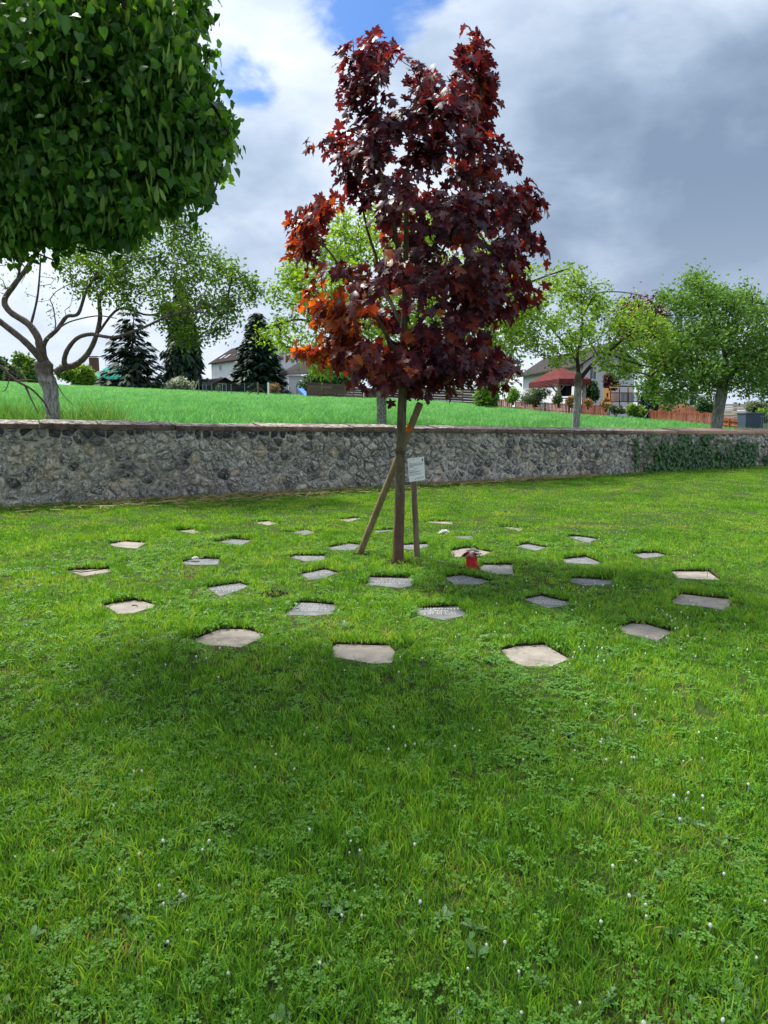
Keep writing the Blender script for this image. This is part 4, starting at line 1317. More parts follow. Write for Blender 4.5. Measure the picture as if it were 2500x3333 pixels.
# leaves along the outer part of every twig
lp, lt, ln, ls, lti = [], [], [], [], []
ctr = Vector((tp(1315, 900).x, TY, tp(1315, 900).z))
for path in paths:
    tipn = NP[path[-1]]
    k = RNG.randint(10, 16)
    for i in range(k):
        u = RNG.random() ** 1.6
        L = len(path) - 1
        f = (1 - u) * L
        a = NP[path[int(f)]]; b = NP[path[min(L, int(f) + 1)]]
        p = a.lerp(b, f - int(f))
        if (p - tipn).length > .42: p = tipn + (p - tipn).normalized() * .42 * RNG.random()
        outw = Vector((p.x - ctr.x, p.y - ctr.y, (p.z - ctr.z) * .3))
        outw = outw.normalized() if outw.length > .01 else Vector((0, -1, 0))
        off = (outw * .5 + Vector((RNG.gauss(0, 1), RNG.gauss(0, 1), RNG.gauss(0, .7)))).normalized()
        pet = RNG.uniform(.05, .13)
        q = p + off * pet
        T = (off * .45 + outw * .35 + Vector((RNG.gauss(0, .35), RNG.gauss(0, .35), RNG.gauss(-.55, .4)))).normalized()
        N_ = (outw * .75 + Vector((RNG.gauss(0, .45), RNG.gauss(0, .45), .65 + RNG.gauss(0, .3)))).normalized()
        qx, qy, _ = proj([tuple(q)])
        if any(((qx[0] - a_) / c_) ** 2 + ((qy[0] - b_) / d_) ** 2 < .85 for a_, b_, c_, d_ in MHOLES[:2]): continue
        if not inpoly(qx + T.x * 25, qy - T.z * 12, MP)[0] and RNG.random() > .22: continue
        lp.append(q); lt.append(T); ln.append(N_)
        ls.append(RNG.uniform(.062, .128))
        # backlight painted as copper towards the lower left, wine red tips, near black heart
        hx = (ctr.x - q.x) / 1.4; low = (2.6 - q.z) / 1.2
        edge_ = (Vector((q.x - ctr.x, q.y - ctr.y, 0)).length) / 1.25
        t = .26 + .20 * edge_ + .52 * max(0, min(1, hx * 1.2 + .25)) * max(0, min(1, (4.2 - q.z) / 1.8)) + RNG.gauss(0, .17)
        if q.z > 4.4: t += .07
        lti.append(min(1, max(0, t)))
lp = np.array([tuple(v) for v in lp]); lt = np.array([tuple(v) for v in lt]); ln = np.array([tuple(v) for v in ln]); ls = np.array(ls); lti = np.array(lti)
def leaf_parts(tms, lp, lt, ln, ls, lti, mat, parent, nparts, front, mesh_tints, rest_name):
    """the leaves that show largest become parts of their own, the others one mesh"""
    order = np.argsort(front)
    big_, small_ = order[:nparts], order[nparts:]
    prot = []
    for ti in mesh_tints:
        row_ = []
        for tm in tms:
            me = np_mesh('leaf', tm[0], tm[1], np.full(len(tm[0]), ti)); me.materials.append(MATS[mat]); row_.append(me)
        prot.append(row_)
    X, T, N_ = frames(lt[big_], ln[big_])
    inv = PINV.setdefault(parent.name, world_of(parent).inverted())
    for j, i in enumerate(big_):
        me = prot[int(np.argmin(np.abs(np.array(mesh_tints) - lti[i])))][j % len(tms)]
        o = bpy.data.objects.new('leaf', me); COL.objects.link(o)
        o.parent = parent; o.matrix_parent_inverse = inv
        o.matrix_basis = Matrix(((X[j][0] * ls[i], T[j][0] * ls[i], N_[j][0] * ls[i], lp[i][0]), (X[j][1] * ls[i], T[j][1] * ls[i], N_[j][1] * ls[i], lp[i][1]), (X[j][2] * ls[i], T[j][2] * ls[i], N_[j][2] * ls[i], lp[i][2]), (0, 0, 0, 1)))
    for q, tm in enumerate(tms):
        s = small_[q::len(tms)]
        me = leaves(tm, lp[s], lt[s], ln[s], ls[s], lti[s], rest_name)
        me.materials.append(MATS[mat])
        o = bpy.data.objects.new(rest_name, me); COL.objects.link(o); o.parent = parent; o.matrix_parent_inverse = inv
        tag(o, kind='stuff')
px_, py_, dep_ = proj(lp)
front = lp[:, 1] - ls * 9 - .25 * np.hypot((px_ - 1310) / 400, (py_ - 750) / 600) ** 2
leaf_parts([T_MAPLE, T_MAPLE2], lp, lt, ln, ls, lti, 'maple_leaf', maple, 296, front, [0, .15, .3, .42, .54, .66, .8, .95], 'foliage')

# stakes, tie and sign
SB = gnd(1171, 1802)
stake = thing('support_stake', tuple(SB), 'long round wooden stake leaning right across behind the maple trunk', 'stake')
top = at(1368, 1312, TY + .13)
base = Vector((SB.x, SB.y, 0))
ax_ = (top - base).normalized()
MB().tube([base - ax_ * .15, base + ax_ * .02, base.lerp(top, .35), base.lerp(top, .7), top - ax_ * .012, top], [.036, .036, .037, .037, .037, .031], 14, jit=.02).build('pole', 'stake_wood', stake, True)
s2b = gnd(1358, 1819)
signp = thing('sign_post', tuple(s2b), 'short round wooden post right of the maple trunk carrying a white notice', 'post')
s2t = at(1343, 1500, s2b.y + .01)
MB().tube([s2b + Vector((0, 0, -.15)), s2b, s2b.lerp(s2t, .5), s2t], [.034, .033, .031, .030], 14, jit=.02).build('pole', 'post_wood', signp, True)
cs4 = [at(px, py, s2b.y - .045) for px, py in ((1325.7, 1492.6), (1379.7, 1486), (1384, 1560.4), (1332.3, 1569.5))]
cs4[1].y -= .01; cs4[2].y -= .01
sgn = MB().prism([cs4[3], cs4[2], cs4[1], cs4[0]], (0, .004, 0)).build('notice_board', 'sign_white')
tag(sgn, 'white notice sheet with dark printed lines and a small crest, fixed to the post', 'sign')
def sg(u, v, o=.0015): 
    a = cs4[0].lerp(cs4[1], u); b = cs4[3].lerp(cs4[2], u)
    return a.lerp(b, v) + Vector((0, -o, 0))
mb = MB()
for v, u0, u1 in ((.225, .08, .22), (.235, .10, .92), (.275, .08, .93), (.30, .09, .90), (.335, .09, .88), (.36, .08, .36), (.39, .09, .33), (.455, .33, .60), (.525, .05, .47), (.58, .05, .80), (.60, .05, .70), (.635, .05, .55), (.69, .05, .86), (.725, .05, .76), (.86, .46, .95), (.895, .35, .93)):
    x = u0
    while x < u1:
        w_ = RNG.uniform(.03, .09)
        q = [sg(x, v), sg(min(x + w_, u1), v), sg(min(x + w_, u1), v + .012), sg(x, v + .012)]
        mb.add(q, [(0, 3, 2, 1)]); x += w_ + .012
mb.build('printed_lines', 'ink', sgn)
mb = MB()
q = [sg(.86, .08), sg(.94, .075), sg(.94, .17), (sg(.90, .20)), sg(.865, .17)]
mb.add(q, [(4, 3, 2, 1, 0)]); mb.build('crest', 'ink', sgn)
for u, v in ((.38, .055), (.60, .055), (.40, .93), (.62, .93)):
    c = sg(u, v)
    MB().tube([c, c + Vector((0, -.004, 0))], [.0045, .003], 8).build('screw', 'metal_grey', sgn)
mb = MB()
for dz in (0, .012, .022):
    c = tp(1303, 1475) + Vector((.0, 0, dz))
    ring = []
    for k in range(25):
        a = 2 * math.pi * k / 24
        ring.append(c + Vector((math.cos(a) * .056, math.sin(a) * (.056 if math.sin(a) < 0 else .16), .006 * math.sin(a * 2))))
    mb.tube(ring, .0035, 6, False)
tag(mb.build('tie_cord', 'cord'), 'dark cord tying the maple trunk to the leaning stake', 'cord')
mb = MB()
c = at(1330, 1393, TY + .06)
mb.add(*[(lambda V, Fc: ([tuple(c + Vector((v[0] * .08, v[2] * .06, v[1] * .08 - .03))) for v in V], [tuple(int(i) for i in f) for f in Fc]))(*T_MAPLE2)][0], tint=1)
tag(mb.build('caught_leaf', 'maple_leaf'), 'single red maple leaf caught against the leaning stake', 'leaf')

# red flower pot
PB = gnd(1535, 1850)
pot = thing('flower_pot', (PB.x, PB.y, 0), 'red pot with white, pink and red flowers beside the pale square slab', 'flower pot')
pr, ph = .058, .118
MB().lathe((PB.x, PB.y, 0), [(pr * .94, .0), (pr * .95, .01), (pr, ph), (pr * 1.02, ph + .004), (pr * .93, ph + .004), (pr * .9, ph - .02)], 28).build('pot', 'pot_red', pot, True)
MB().lathe((PB.x, PB.y, ph - .025), [(pr * .9, 0), (pr * .9, .008)], 20).build('soil', 'soil', pot)
mb = MB()
a = Vector((PB.x + .02, PB.y - pr - .003, ph * .68))
mb.tube([a, a + Vector((.02, -.008, -.03)), a + Vector((.045, .0, -.07)), a + Vector((.055, .01, -.075)), a + Vector((.03, -.004, -.03)), a], [.004, .007, .006, .006, .005, .003], 5)
mb.build('ribbon', 'ribbon_red', pot, True)
def rose(c, r, mat, parent, name='rose', tilt=(0, 0, 1)):
    P, T, N_, S = [], [], [], []
    for k in range(26):
        a = k * 2.4; u = k / 26
        rad = r * (.12 + .75 * u)
        P.append((c[0] + math.cos(a) * rad * .4, c[1] + math.sin(a) * rad * .4, c[2] - r * .25 * u))
        T.append((math.cos(a) * (.25 + .9 * u), math.sin(a) * (.25 + .9 * u), 1.1 - .8 * u)); N_.append((-math.cos(a), -math.sin(a), .3 + .6 * u)); S.append(r * (.75 + .45 * u))
    tm = fan([(0, 0), (.30, .2), (.48, .6), (.3, .95), (0, 1)], (0, .55), .25, .25)
    me = leaves(tm, np.array(P), np.array(T), np.array(N_), np.array(S), NR.random(26), name)
    return link_mesh(me, name, mat, parent, True)
rose((PB.x - .022, PB.y - .066, ph + .028), .036, 'pink_petal', pot)
for dx, dy, dz, mt in ((.0, .0, .070, 'white_petal'), (.035, -.01, .068, 'white_petal'), (-.03, .0, .062, 'white_petal'), (.055, .01, .052, 'white_petal'), (.02, .03, .075, 'white_petal'), (.06, -.025, .03, 'white_petal'), (-.06, -.01, .025, 'red_petal'), (-.075, .0, .008, 'red_petal'), (.0, -.035, .040, 'red_petal'), (.022, -.04, .035, 'red_petal'), (-.045, -.03, .042, 'red_petal')):
    rose((PB.x + dx, PB.y + dy, ph + dz), RNG.uniform(.021, .028), mt, pot, 'blossom')
n = 80
P = np.stack([NR.normal(.018, .042, n) + PB.x, NR.normal(-.01, .035, n) + PB.y, NR.uniform(-.01, .028, n) + ph], 1)
me = leaves(T_OVAL, P, np.stack([NR.normal(0, .6, n), NR.normal(-.2, .6, n), NR.uniform(0, .8, n)], 1), np.stack([NR.normal(0, .4, n), NR.normal(-.4, .4, n), np.ones(n)], 1), NR.uniform(.018, .034, n), NR.random(n), 'greenery')
link_mesh(me, 'greenery', 'hedge_leaf', pot)
# dark gap where the turf has lifted round the pot, drawn as bare earth lumps
mb = MB()
for p0, rad, nn in BARE and [(BARE[0][0], .10, 60), (BARE[1][0], .13, 70), (BARE[3][0], .10, 40), (BARE[2][0], .08, 30), (gnd(1700, 1835), .09, 40)]:
    for k in range(nn):
        a = RNG.uniform(0, 6.28); r = rad * math.sqrt(RNG.random()); s_ = RNG.uniform(.004, .014)
        c = Vector((p0.x + r * math.cos(a) * 1.2, p0.y + r * math.sin(a), s_ * .3))
        mb.tube([c - Vector((0, 0, s_)), c, c + Vector((RNG.gauss(0, .003), RNG.gauss(0, .003), s_))], [s_ * .9, s_, s_ * .4], 5, True, RNG.random())
tag(mb.build('earth_crumbs', 'soil'), 'loose dark earth crumbs on the bare patches by slabs and trunk', 'earth', kind='stuff')

# white flower head and withered rose
q = gnd(1446, 1742, .0)
wr = thing('white_flower', (q.x, q.y, 0), 'round white flower head lying at the left end of a dull grey slab', 'flower')
rose((q.x, q.y, .040), .050, 'white_petal', wr, 'blossom')
MB().tube([(q.x + .01, q.y, .02), (q.x + .07, q.y + .03, .012), (q.x + .15, q.y + .02, .010)], [.004, .004, .003], 6).build('stem', 'weed_leaf', wr)
q = gnd(636, 1822, 0)
wr = thing('withered_rose', (q.x, q.y, 0), 'withered white rose with grey green leaves lying on a grey slab', 'rose')
rose((q.x, q.y, .018), .028, 'white_petal', wr, 'blossom')
MB().tube([(q.x - .01, q.y, .012), (q.x - .09, q.y + .01, .008), (q.x - .17, q.y + .015, .012)], [.003, .003, .003], 6).build('stem', 'weed_leaf', wr)
n = 14
P = np.stack([q.x - NR.uniform(.03, .20, n), q.y + NR.normal(0, .02, n), NR.uniform(.008, .03, n)], 1)
link_mesh(leaves(T_OVAL, P, NR.normal(0, 1, (n, 3)) * (1, 1, .3), np.tile((0, 0, 1.), (n, 1)) + NR.normal(0, .4, (n, 3)), NR.uniform(.03, .055, n), NR.random(n), 'leaves'), 'leaves', 'hedge_leaf', wr)

# dandelion stalks
def stalk(pp, y, label, cat='dandelion stalk', head=.006, r=.0022, mat='straw'):
    pts = [at(px, py, y) for px, py in pp]
    b = gnd(*pp[0]); 
    dl = b - pts[0]
    pts = [p + dl * (1 - i / (len(pts) - 1)) for i, p in enumerate(pts)]
    t = thing('dandelion_stalk', tuple(b), label, cat)
    MB().tube(pts, r, 6).build('stem', mat, t, True)
    MB().tube([pts[-1] - Vector((0, 0, head * .6)), pts[-1], pts[-1] + Vector((0, 0, head)), pts[-1] + Vector((0, 0, head * 1.5))], [head * .4, head * .8, head, head * .5], 8).build('seed_head', 'weed_leaf', t, True)
    return t
stalk([(437, 2118), (420, 2085), (400, 2050), (393, 2025)], gnd(437, 2118).y, 'long pale dandelion stalk leaning left in front of the left slabs', r=.003)
stalk([(2004, 2418), (2001, 2380), (2003, 2350), (2020, 2332), (2034, 2328)], gnd(2004, 2418).y, 'pale dandelion stalk bent over like a hook, standing right of the centre', r=.0032)
stalk([(2062, 2370), (2060, 2340), (2058, 2290)], gnd(2062, 2370).y, 'thin straight stalk standing just right of the hooked one')
stalk([(1640, 1715), (1642, 1690), (1644, 1666)], gnd(1640, 1715).y, 'thin dandelion clock stalk beside a back row slab', head=.016)
stalk([(2302, 1882), (2303, 1862), (2301, 1850)], gnd(2302, 1882).y, 'upright dry stalk on the pale slab at the far right')
stalk([(2325, 1886), (2332, 1872), (2341, 1861)], gnd(2325, 1886).y, 'dry stalk leaning right on the pale slab at the far right')

def twig(pp, lab):
    pts = [gnd(px, py, -.014) for px, py in pp]
    o = MB().tube(pts, [.0045, .004, .004, .002][:len(pts)], 5, True).build('twig', 'dark_bark')
    tag(o, lab, 'twig')
twig([(430, 1971), (438, 1969), (446, 1971), (447, 1975)], 'short bent dark twig lying on the bare beige slab behind the dandelion stalk')
twig([(232, 1858), (262, 1862), (300, 1858), (336, 1853)], 'long thin twig lying across the leftmost slab of all')

# ------------------------------------------------------------------ linden crown hanging in from the left
LC = Vector((-5.0, 3.2, 7.0))
linden = thing('linden_tree', (LC.x, LC.y, 0), 'large linden whose dark leafy crown hangs in at the upper left', 'tree')
LPOLY = np.array([(-3000, -3000), (690, -3000), (672, 0), (655, 60), (625, 110), (640, 200), (680, 240), (690, 300), (640, 330), (600, 390), (660, 400), (740, 370), (762, 440), (735, 490), (690, 480), (680, 540), (695, 640), (640, 650), (560, 620), (580, 700), (500, 700), (450, 750), (430, 800), (370, 790), (300, 800), (220, 760), (120, 790), (0, 800), (-3000, 800)], float) 
ltr = [Vector((LC.x, LC.y, -.1)), Vector((LC.x, LC.y, 1.2)), Vector((LC.x + .1, LC.y, 3.0)), Vector((LC.x, LC.y + .1, 5.5)), Vector((LC.x + .1, LC.y, 8.0)), Vector((LC.x, LC.y, 10.0))]
lrr = [.24, .20, .17, .13, .07, .02]
a_, b_ = [], []
for i in range(len(ltr) - 1):
    for k in range(6): a_.append(ltr[i].lerp(ltr[i + 1], k / 6)); b_.append(lrr[i] + (lrr[i + 1] - lrr[i]) * k / 6)
a_.append(ltr[-1]); b_.append(lrr[-1])
MB().tube(a_, b_, 14, jit=.03).build('trunk', 'dark_bark', linden, True)
N0 = 60000
U = NR.normal(0, 1, (N0, 3)); U = unit(U) * (NR.random(N0)[:, None] ** .42)
C3 = np.array(tuple(LC)) + U * np.array((4.7, 4.3, 4.4))
ep = crownpts([(560, 130), (640, 150), (690, 290), (640, 380), (750, 385), (755, 450), (690, 490), (690, 640), (640, 640), (560, 600), (560, 700), (450, 740), (400, 800), (330, 800), (-60, 800), (-60, 600), (450, 500)], 1000, 5.2, .25, NR)
ep2 = crownpts([(-400, -500), (690, -500), (672, 0), (640, 200), (640, 380), (700, 470), (640, 640), (450, 740), (300, 800), (-400, 800)], 2000, 5.6, .45, NR)
C3 = np.concatenate([C3[(C3[:, 2] > 2.45)], np.array([tuple(v) for v in ep + ep2])])
qx, qy, qd = proj(C3)
infr = (qx > -80) & (qx < 2600) & (qy > -80) & (qy < 3400) & (C3[:, 1] > .3)
wob = 34 * np.sin(qy / 43 + C3[:, 1] * 2) + 24 * np.sin(qx / 47 + C3[:, 1] * 3)
keep = np.where(infr, inpoly(qx + wob + 28, qy + wob * .8 + 30, LPOLY), True)
keep &= ~((C3[:, 1] > .3) & (qx > 500) & (qy < 0) & (qx > 690 + (0 - qy) * .18))
keep &= np.linalg.norm(C3 - np.array((0, 0, 1.6)), axis=1) > 3.9
# unseen crown beyond the frame, thinned to set its shade on the lawn
keep &= np.where(infr, True, NR.random(len(C3)) < .16)
C3 = C3[keep]; infr = infr[keep]
vis_i = np.where(infr)[0]; NR.shuffle(vis_i); vis_i = vis_i[:2000]
off_i = np.where(~infr)[0][:1900]
sel = np.concatenate([vis_i, off_i])
CL = C3[sel]
# sprigs that break the outline
sp_ = []
for (ax1, ay1), (bx1, by1), m in (((660, 20), (640, 380), 12), ((650, 390), (745, 450), 7), ((735, 480), (690, 640), 7), ((640, 650), (450, 750), 8), ((430, 780), (-40, 800), 16)):
    for _ in range(m):
        u = RNG.random(); x_, y_2 = ax1 + (bx1 - ax1) * u - 50, ay1 + (by1 - ay1) * u - 45
        L_ = RNG.uniform(45, 120); dx_, dy_ = (RNG.uniform(.5, 1), RNG.uniform(-.35, .5)) if x_ > 560 else (RNG.uniform(-.3, .7), RNG.uniform(.4, 1))
        dp_ = RNG.uniform(4.7, 6.0)
        for q_ in range(6): sp_.append(tuple(at(x_ + dx_ * L_ * q_ / 5, y_2 + dy_ * L_ * q_ / 5, dp_)))
sp_ = np.array(sp_); NSP = len(sp_)
CL = np.concatenate([CL, sp_])
tg = [tuple(v) for v in CL[:-NSP][::9]] + [tuple(v) for v in sp_[5::6]]
mbb, NPl, pl_ = grow([(a_[12:], b_[12:])], tg, .5, .006, .10, .5)
tag(mbb.build('branches', 'dark_bark', linden, True), kind='stuff')
lpts, lT, lN, lS, lTi = [], [], [], [], []
bp, bT, bN, bS = [], [], [], []
k = np.where(np.arange(len(CL)) < len(vis_i), 25, 12); k[-NSP:] = 7
for c, kk in zip(CL, k):
    m = kk
    off = NR.normal(0, 1, (m, 3)) * ((.15, .15, .12) if kk != 7 else (.045, .08, .045))
    P_ = c + off
    outw = unit(np.array([c - np.array(tuple(LC))]))[0]
    lpts.append(P_)
    lT.append(outw * .35 + NR.normal(0, .55, (m, 3)) + (0, 0, -.65))
    lN.append(outw * .6 + NR.normal(0, .6, (m, 3)) + (0, 0, .55))
    lS.append(NR.uniform(.032, .070, m) * (1.5 if kk == 12 else 1)); 
    cl_t = NR.normal(.46, .24)
    lTi.append(np.clip(NR.normal(cl_t, .2, m), 0, 1))
    if kk != 12 and NR.random() < .4:
        nb = NR.integers(1, 4)
        bp.append(c + NR.normal(0, .12, (nb, 3)) + (.02, -.22, 0)); bT.append(np.tile((0, 0, -1.), (nb, 1)) + NR.normal(0, .22, (nb, 3))); bN.append(outw + NR.normal(0, .6, (nb, 3))); bS.append(NR.uniform(.08, .13, nb))
lpts = np.concatenate(lpts); lT = np.concatenate(lT); lN = np.concatenate(lN); lS = np.concatenate(lS); lTi = np.concatenate(lTi)
bp, bT, bN, bS = (np.concatenate(z) for z in (bp, bT, bN, bS))
def clipframe(P, poly, grow_=0):
    a, b, d = proj(P)
    f = (a > -60) & (a < 2560) & (b > -60) & (P[:, 1] > .3)
    return np.where(f, inpoly(a, b, poly), True)
ok = clipframe(lpts, LPOLY + (0, 0)) | (np.arange(len(lpts)) >= len(lpts) - 7 * NSP); lpts, lT, lN, lS, lTi = (z[ok] for z in (lpts, lT, lN, lS, lTi))
ok = clipframe(bp, LPOLY + (0, 8)); bp, bT, bN, bS = (z[ok] for z in (bp, bT, bN, bS))
a, b, d = proj(lpts)
inside = (a > 0) & (a < 800) & (b > 0) & (b < 860)
front = np.where(inside, d - lS * 15, 99)
leaf_parts([T_HEART], lpts, lT, lN, lS, lTi, 'linden_leaf', linden, 296, front, [.05, .25, .45, .65, .9], 'foliage')
me = leaves(T_BRACT, bp, bT, bN, bS, NR.random(len(bp)), 'bracts'); o = link_mesh(me, 'bracts', 'linden_bract', linden); tag(o, kind='stuff')
# ------------------------------------------------------------------ orchard trees behind the wall
def gz(x, y): return fieldz(x, y) - .42
def smooth_path(pts, n=4):
    out = []
    m = len(pts)
    for i in range(m - 1):
        p0, p1, p2, p3 = pts[max(i - 1, 0)], pts[i], pts[i + 1], pts[min(i + 2, m - 1)]
        for k in range(n):
            t = k / n
            out.append(.5 * ((2 * p1) + (p2 - p0) * t + (2 * p0 - 5 * p1 + 4 * p2 - p3) * t * t + (3 * p1 - p0 - 3 * p2 + p3) * t ** 3))
    out.append(pts[-1])
    return out
def limb(spec, y, r0, r1, dy=(0, 0), n=4, knob=.06):
    y_ = y
    """spec: photograph points; y: distance; radii in photograph pixels"""
    m = len(spec)
    pts = [at(px, py, y + dy[0] + (dy[1] - dy[0]) * i / (m - 1)) for i, (px, py) in enumerate(spec)]
    pts = smooth_path(pts, n)
    L = len(pts)
    rad = [(r0 + (r1 - r0) * (i / (L - 1)) ** .8) / F * pts[0].y * (1 + RNG.uniform(-knob, knob)) for i in range(L)]
    return pts, rad
def tree_leaves(parent, mat, paths, NP, per, spread, size, droop=.2, name='foliage', tm=T_OVAL, cap=None, poly=None, tmean=.45, tsd=.25, up=.5):
    P, T, N_, S, Ti = [], [], [], [], []
    for path in paths:
        tip = NP[path[-1]]; L = len(path) - 1
        ct = RNG.gauss(tmean, .13)
        for _ in range(per):
            u = (1 - RNG.random() ** 1.5 * .75) * L
            a = NP[path[int(u)]]; b = NP[path[min(L, int(u) + 1)]]
            p = a.lerp(b, u - int(u)) + Vector((RNG.gauss(0, spread), RNG.gauss(0, spread), RNG.gauss(0, spread)))
            P.append(tuple(p)); T.append((RNG.gauss(0, 1), RNG.gauss(0, 1), RNG.gauss(-droop, .7))); N_.append((RNG.gauss(0, .6), RNG.gauss(0, .6), up))
            S.append(RNG.uniform(*size)); Ti.append(min(1, max(0, RNG.gauss(ct, tsd))))
    P = np.array(P); T = np.array(T); N_ = np.array(N_); S = np.array(S); Ti = np.array(Ti)
    if poly is not None:
        a, b, d = proj(P); k = inpoly(a, b, np.array(poly, float)) | (NR.random(len(P)) < .12)
        P, T, N_, S, Ti = P[k], T[k], N_[k], S[k], Ti[k]
    me = leaves(tm, P, T, N_, S, Ti, name)
    o = link_mesh(me, name, mat, parent); tag(o, kind='stuff')
    return o
def c1(p): return crop(0, 700, .5425, p)
def orchard(name, y, trunk, limbs, poly, nt, lab, cat, matl, barkm, per, size, spread=.12, thick=.8, step=.35, rtip=.007, holes=(), limb_bark=None, tm=T_OVAL, wander=.16, tmean=.45, extra=None):
    """trunk: (spec, r0, r1)"""
    tpn, trd = limb(trunk[0], y, trunk[1], trunk[2], n=5)
    base = Vector((tpn[0].x, tpn[0].y, gz(tpn[0].x, tpn[0].y) - .1))
    tpn = [base] + tpn; trd = [trd[0] * 1.15] + trd
    tpn.append(tpn[-1] + (tpn[-1] - tpn[-2]).normalized() * trd[-1] * .7); trd.append(trd[-1] * .45)
    t = thing(name, tuple(base), lab, cat)
    MB().tube(tpn, trd, 14, jit=.05).build('trunk', barkm, t, True)
    ls_ = []
    for spec, r0, r1, dy in limbs:
        pts, rad = limb(spec, y, r0, r1, dy, 5)
        rad = [q * (.74 if name == 'cherry_tree' else .86) for q in rad]; ls_.append((pts, rad)); MB().tube(pts, rad, 9, jit=.05).build('branch', limb_bark or barkm, t, True)
    tg = crownpts(poly, nt, y, thick, NR, holes, .85)
    if extra: tg += extra
    mb, NPt, paths = grow(ls_ if ls_ else [(tpn, trd)], tg, step, rtip, wander, .5, rmax=.09)
    tag(mb.build('twigs', limb_bark or barkm, t, True), kind='stuff')
    tree_leaves(t, matl, paths, NPt, per, spread, size, tm=tm, tmean=tmean)
    return t, NPt, paths

# old cherry at the left
CYD = 13.9
dc = [((250, 870), (150, 760), (0, 640), (-110, 560), (-260, 520))]
CH = [
 (c1([(262, 900), (240, 860), (150, 760), (0, 640), (-110, 560), (-260, 500)]), 17, 10, (0, -.5)),
 (c1([(270, 880), (240, 790), (225, 730), (165, 650), (60, 580), (28, 510), (85, 420), (160, 320), (225, 220), (300, 130), (330, 10)]), 19, 7, (0, .6)),
 (c1([(275, 890), (262, 800), (280, 745), (340, 690), (400, 610), (470, 590), (520, 450), (600, 350), (720, 310), (820, 250)]), 12, 4, (0, -.7)),
 (c1([(330, 950), (380, 915), (450, 900), (520, 840), (572, 740), (600, 620), (600, 490), (680, 420), (762, 395)]), 17, 6, (0, .4)),
 (c1([(395, 905), (385, 870), (410, 800), (470, 735), (550, 715), (620, 728), (700, 730), (850, 680), (1000, 610), (1130, 580), (1260, 590)]), 12, 3, (-.1, -1.0)),
 (c1([(185, 660), (220, 520), (235, 400), (245, 240)]), 6, 3, (.4, .2)),
 (c1([(595, 700), (720, 560), (900, 600), (1080, 530), (1180, 400), (1280, 250)]), 6, 2.5, (.2, 1.2)),
 (c1([(90, 420), (120, 300), (60, 200), (-60, 150)]), 6, 3, (.5, -.2)),
 (c1([(300, 130), (500, 60), (700, -40), (900, -60)]), 6, 2.5, (.6, -.4)),
 (c1([(340, 690), (420, 640), (580, 605), (700, 620)]), 4, 2, (-.3, -.5)),
]
CPOLY = c1([(330, 300), (480, 130), (800, -160), (1000, -130), (1110, -60), (1190, 130), (1300, 250), (1400, 290), (1480, 380), (1570, 400), (1600, 470), (1500, 560), (1420, 700), (1280, 770), (1080, 770), (1000, 700), (960, 640), (760, 540), (600, 500), (480, 470), (380, 420)])
cherry, cNP, cpaths = orchard('cherry_tree', CYD, (c1([(325, 1240), (310, 1130), (300, 1040), (272, 960), (262, 890)]), 20, 27), CH, CPOLY, 330,
    'old cherry tree with a whitewashed trunk and dark crooked limbs behind the wall, left', 'tree', 'cherry_leaf', 'whitewashed_bark', 42, (.055, .095), .10, .55, .3, .0045, limb_bark='cherry_bark')
# bare and thinly leaved twigs in the open left part of its crown
tg = crownpts(c1([(-150, 0), (330, 0), (420, 300), (500, 450), (420, 560), (340, 700), (200, 560), (100, 480), (-150, 480)]), 80, CYD, .5)
seeds_ = [limb(s_, CYD, a, b, d, 5) for s_, a, b, d in CH[:3] + CH[5:6] + CH[7:8]]
mb, NPt, paths = grow(seeds_, tg, .3, .0045, .18, .45)
tag(mb.build('bare_twigs', 'cherry_bark', cherry, True), kind='stuff')
tree_leaves(cherry, 'cherry_leaf', paths, NPt, 7, .08, (.04, .065), name='sparse_foliage')
# broken branch hanging into the grass
for spec, r0, r1, dy in [(c1([(-60, 860), (0, 905), (100, 995), (190, 1045), (270, 1130), (300, 1200)]), 6, 2.5, (-.5, -.4)), (c1([(150, 1020), (190, 1110), (230, 1190)]), 4, 1.5, (-.4, -.5)), (c1([(100, 995), (200, 990), (300, 1010)]), 3, 1.2, (-.4, -.6)), (c1([(335, 1000), (380, 1080), (440, 1140)]), 2, 1, (0, 0)), (c1([(60, 960), (40, 1040), (10, 1060)]), 2, 1, (-.4, -.5))]:
    pts, rad = limb(spec, CYD, r0, r1, dy, 4)
    MB().tube(pts, rad, 6, jit=.05).build('hanging_branch', 'cherry_bark', cherry, True)

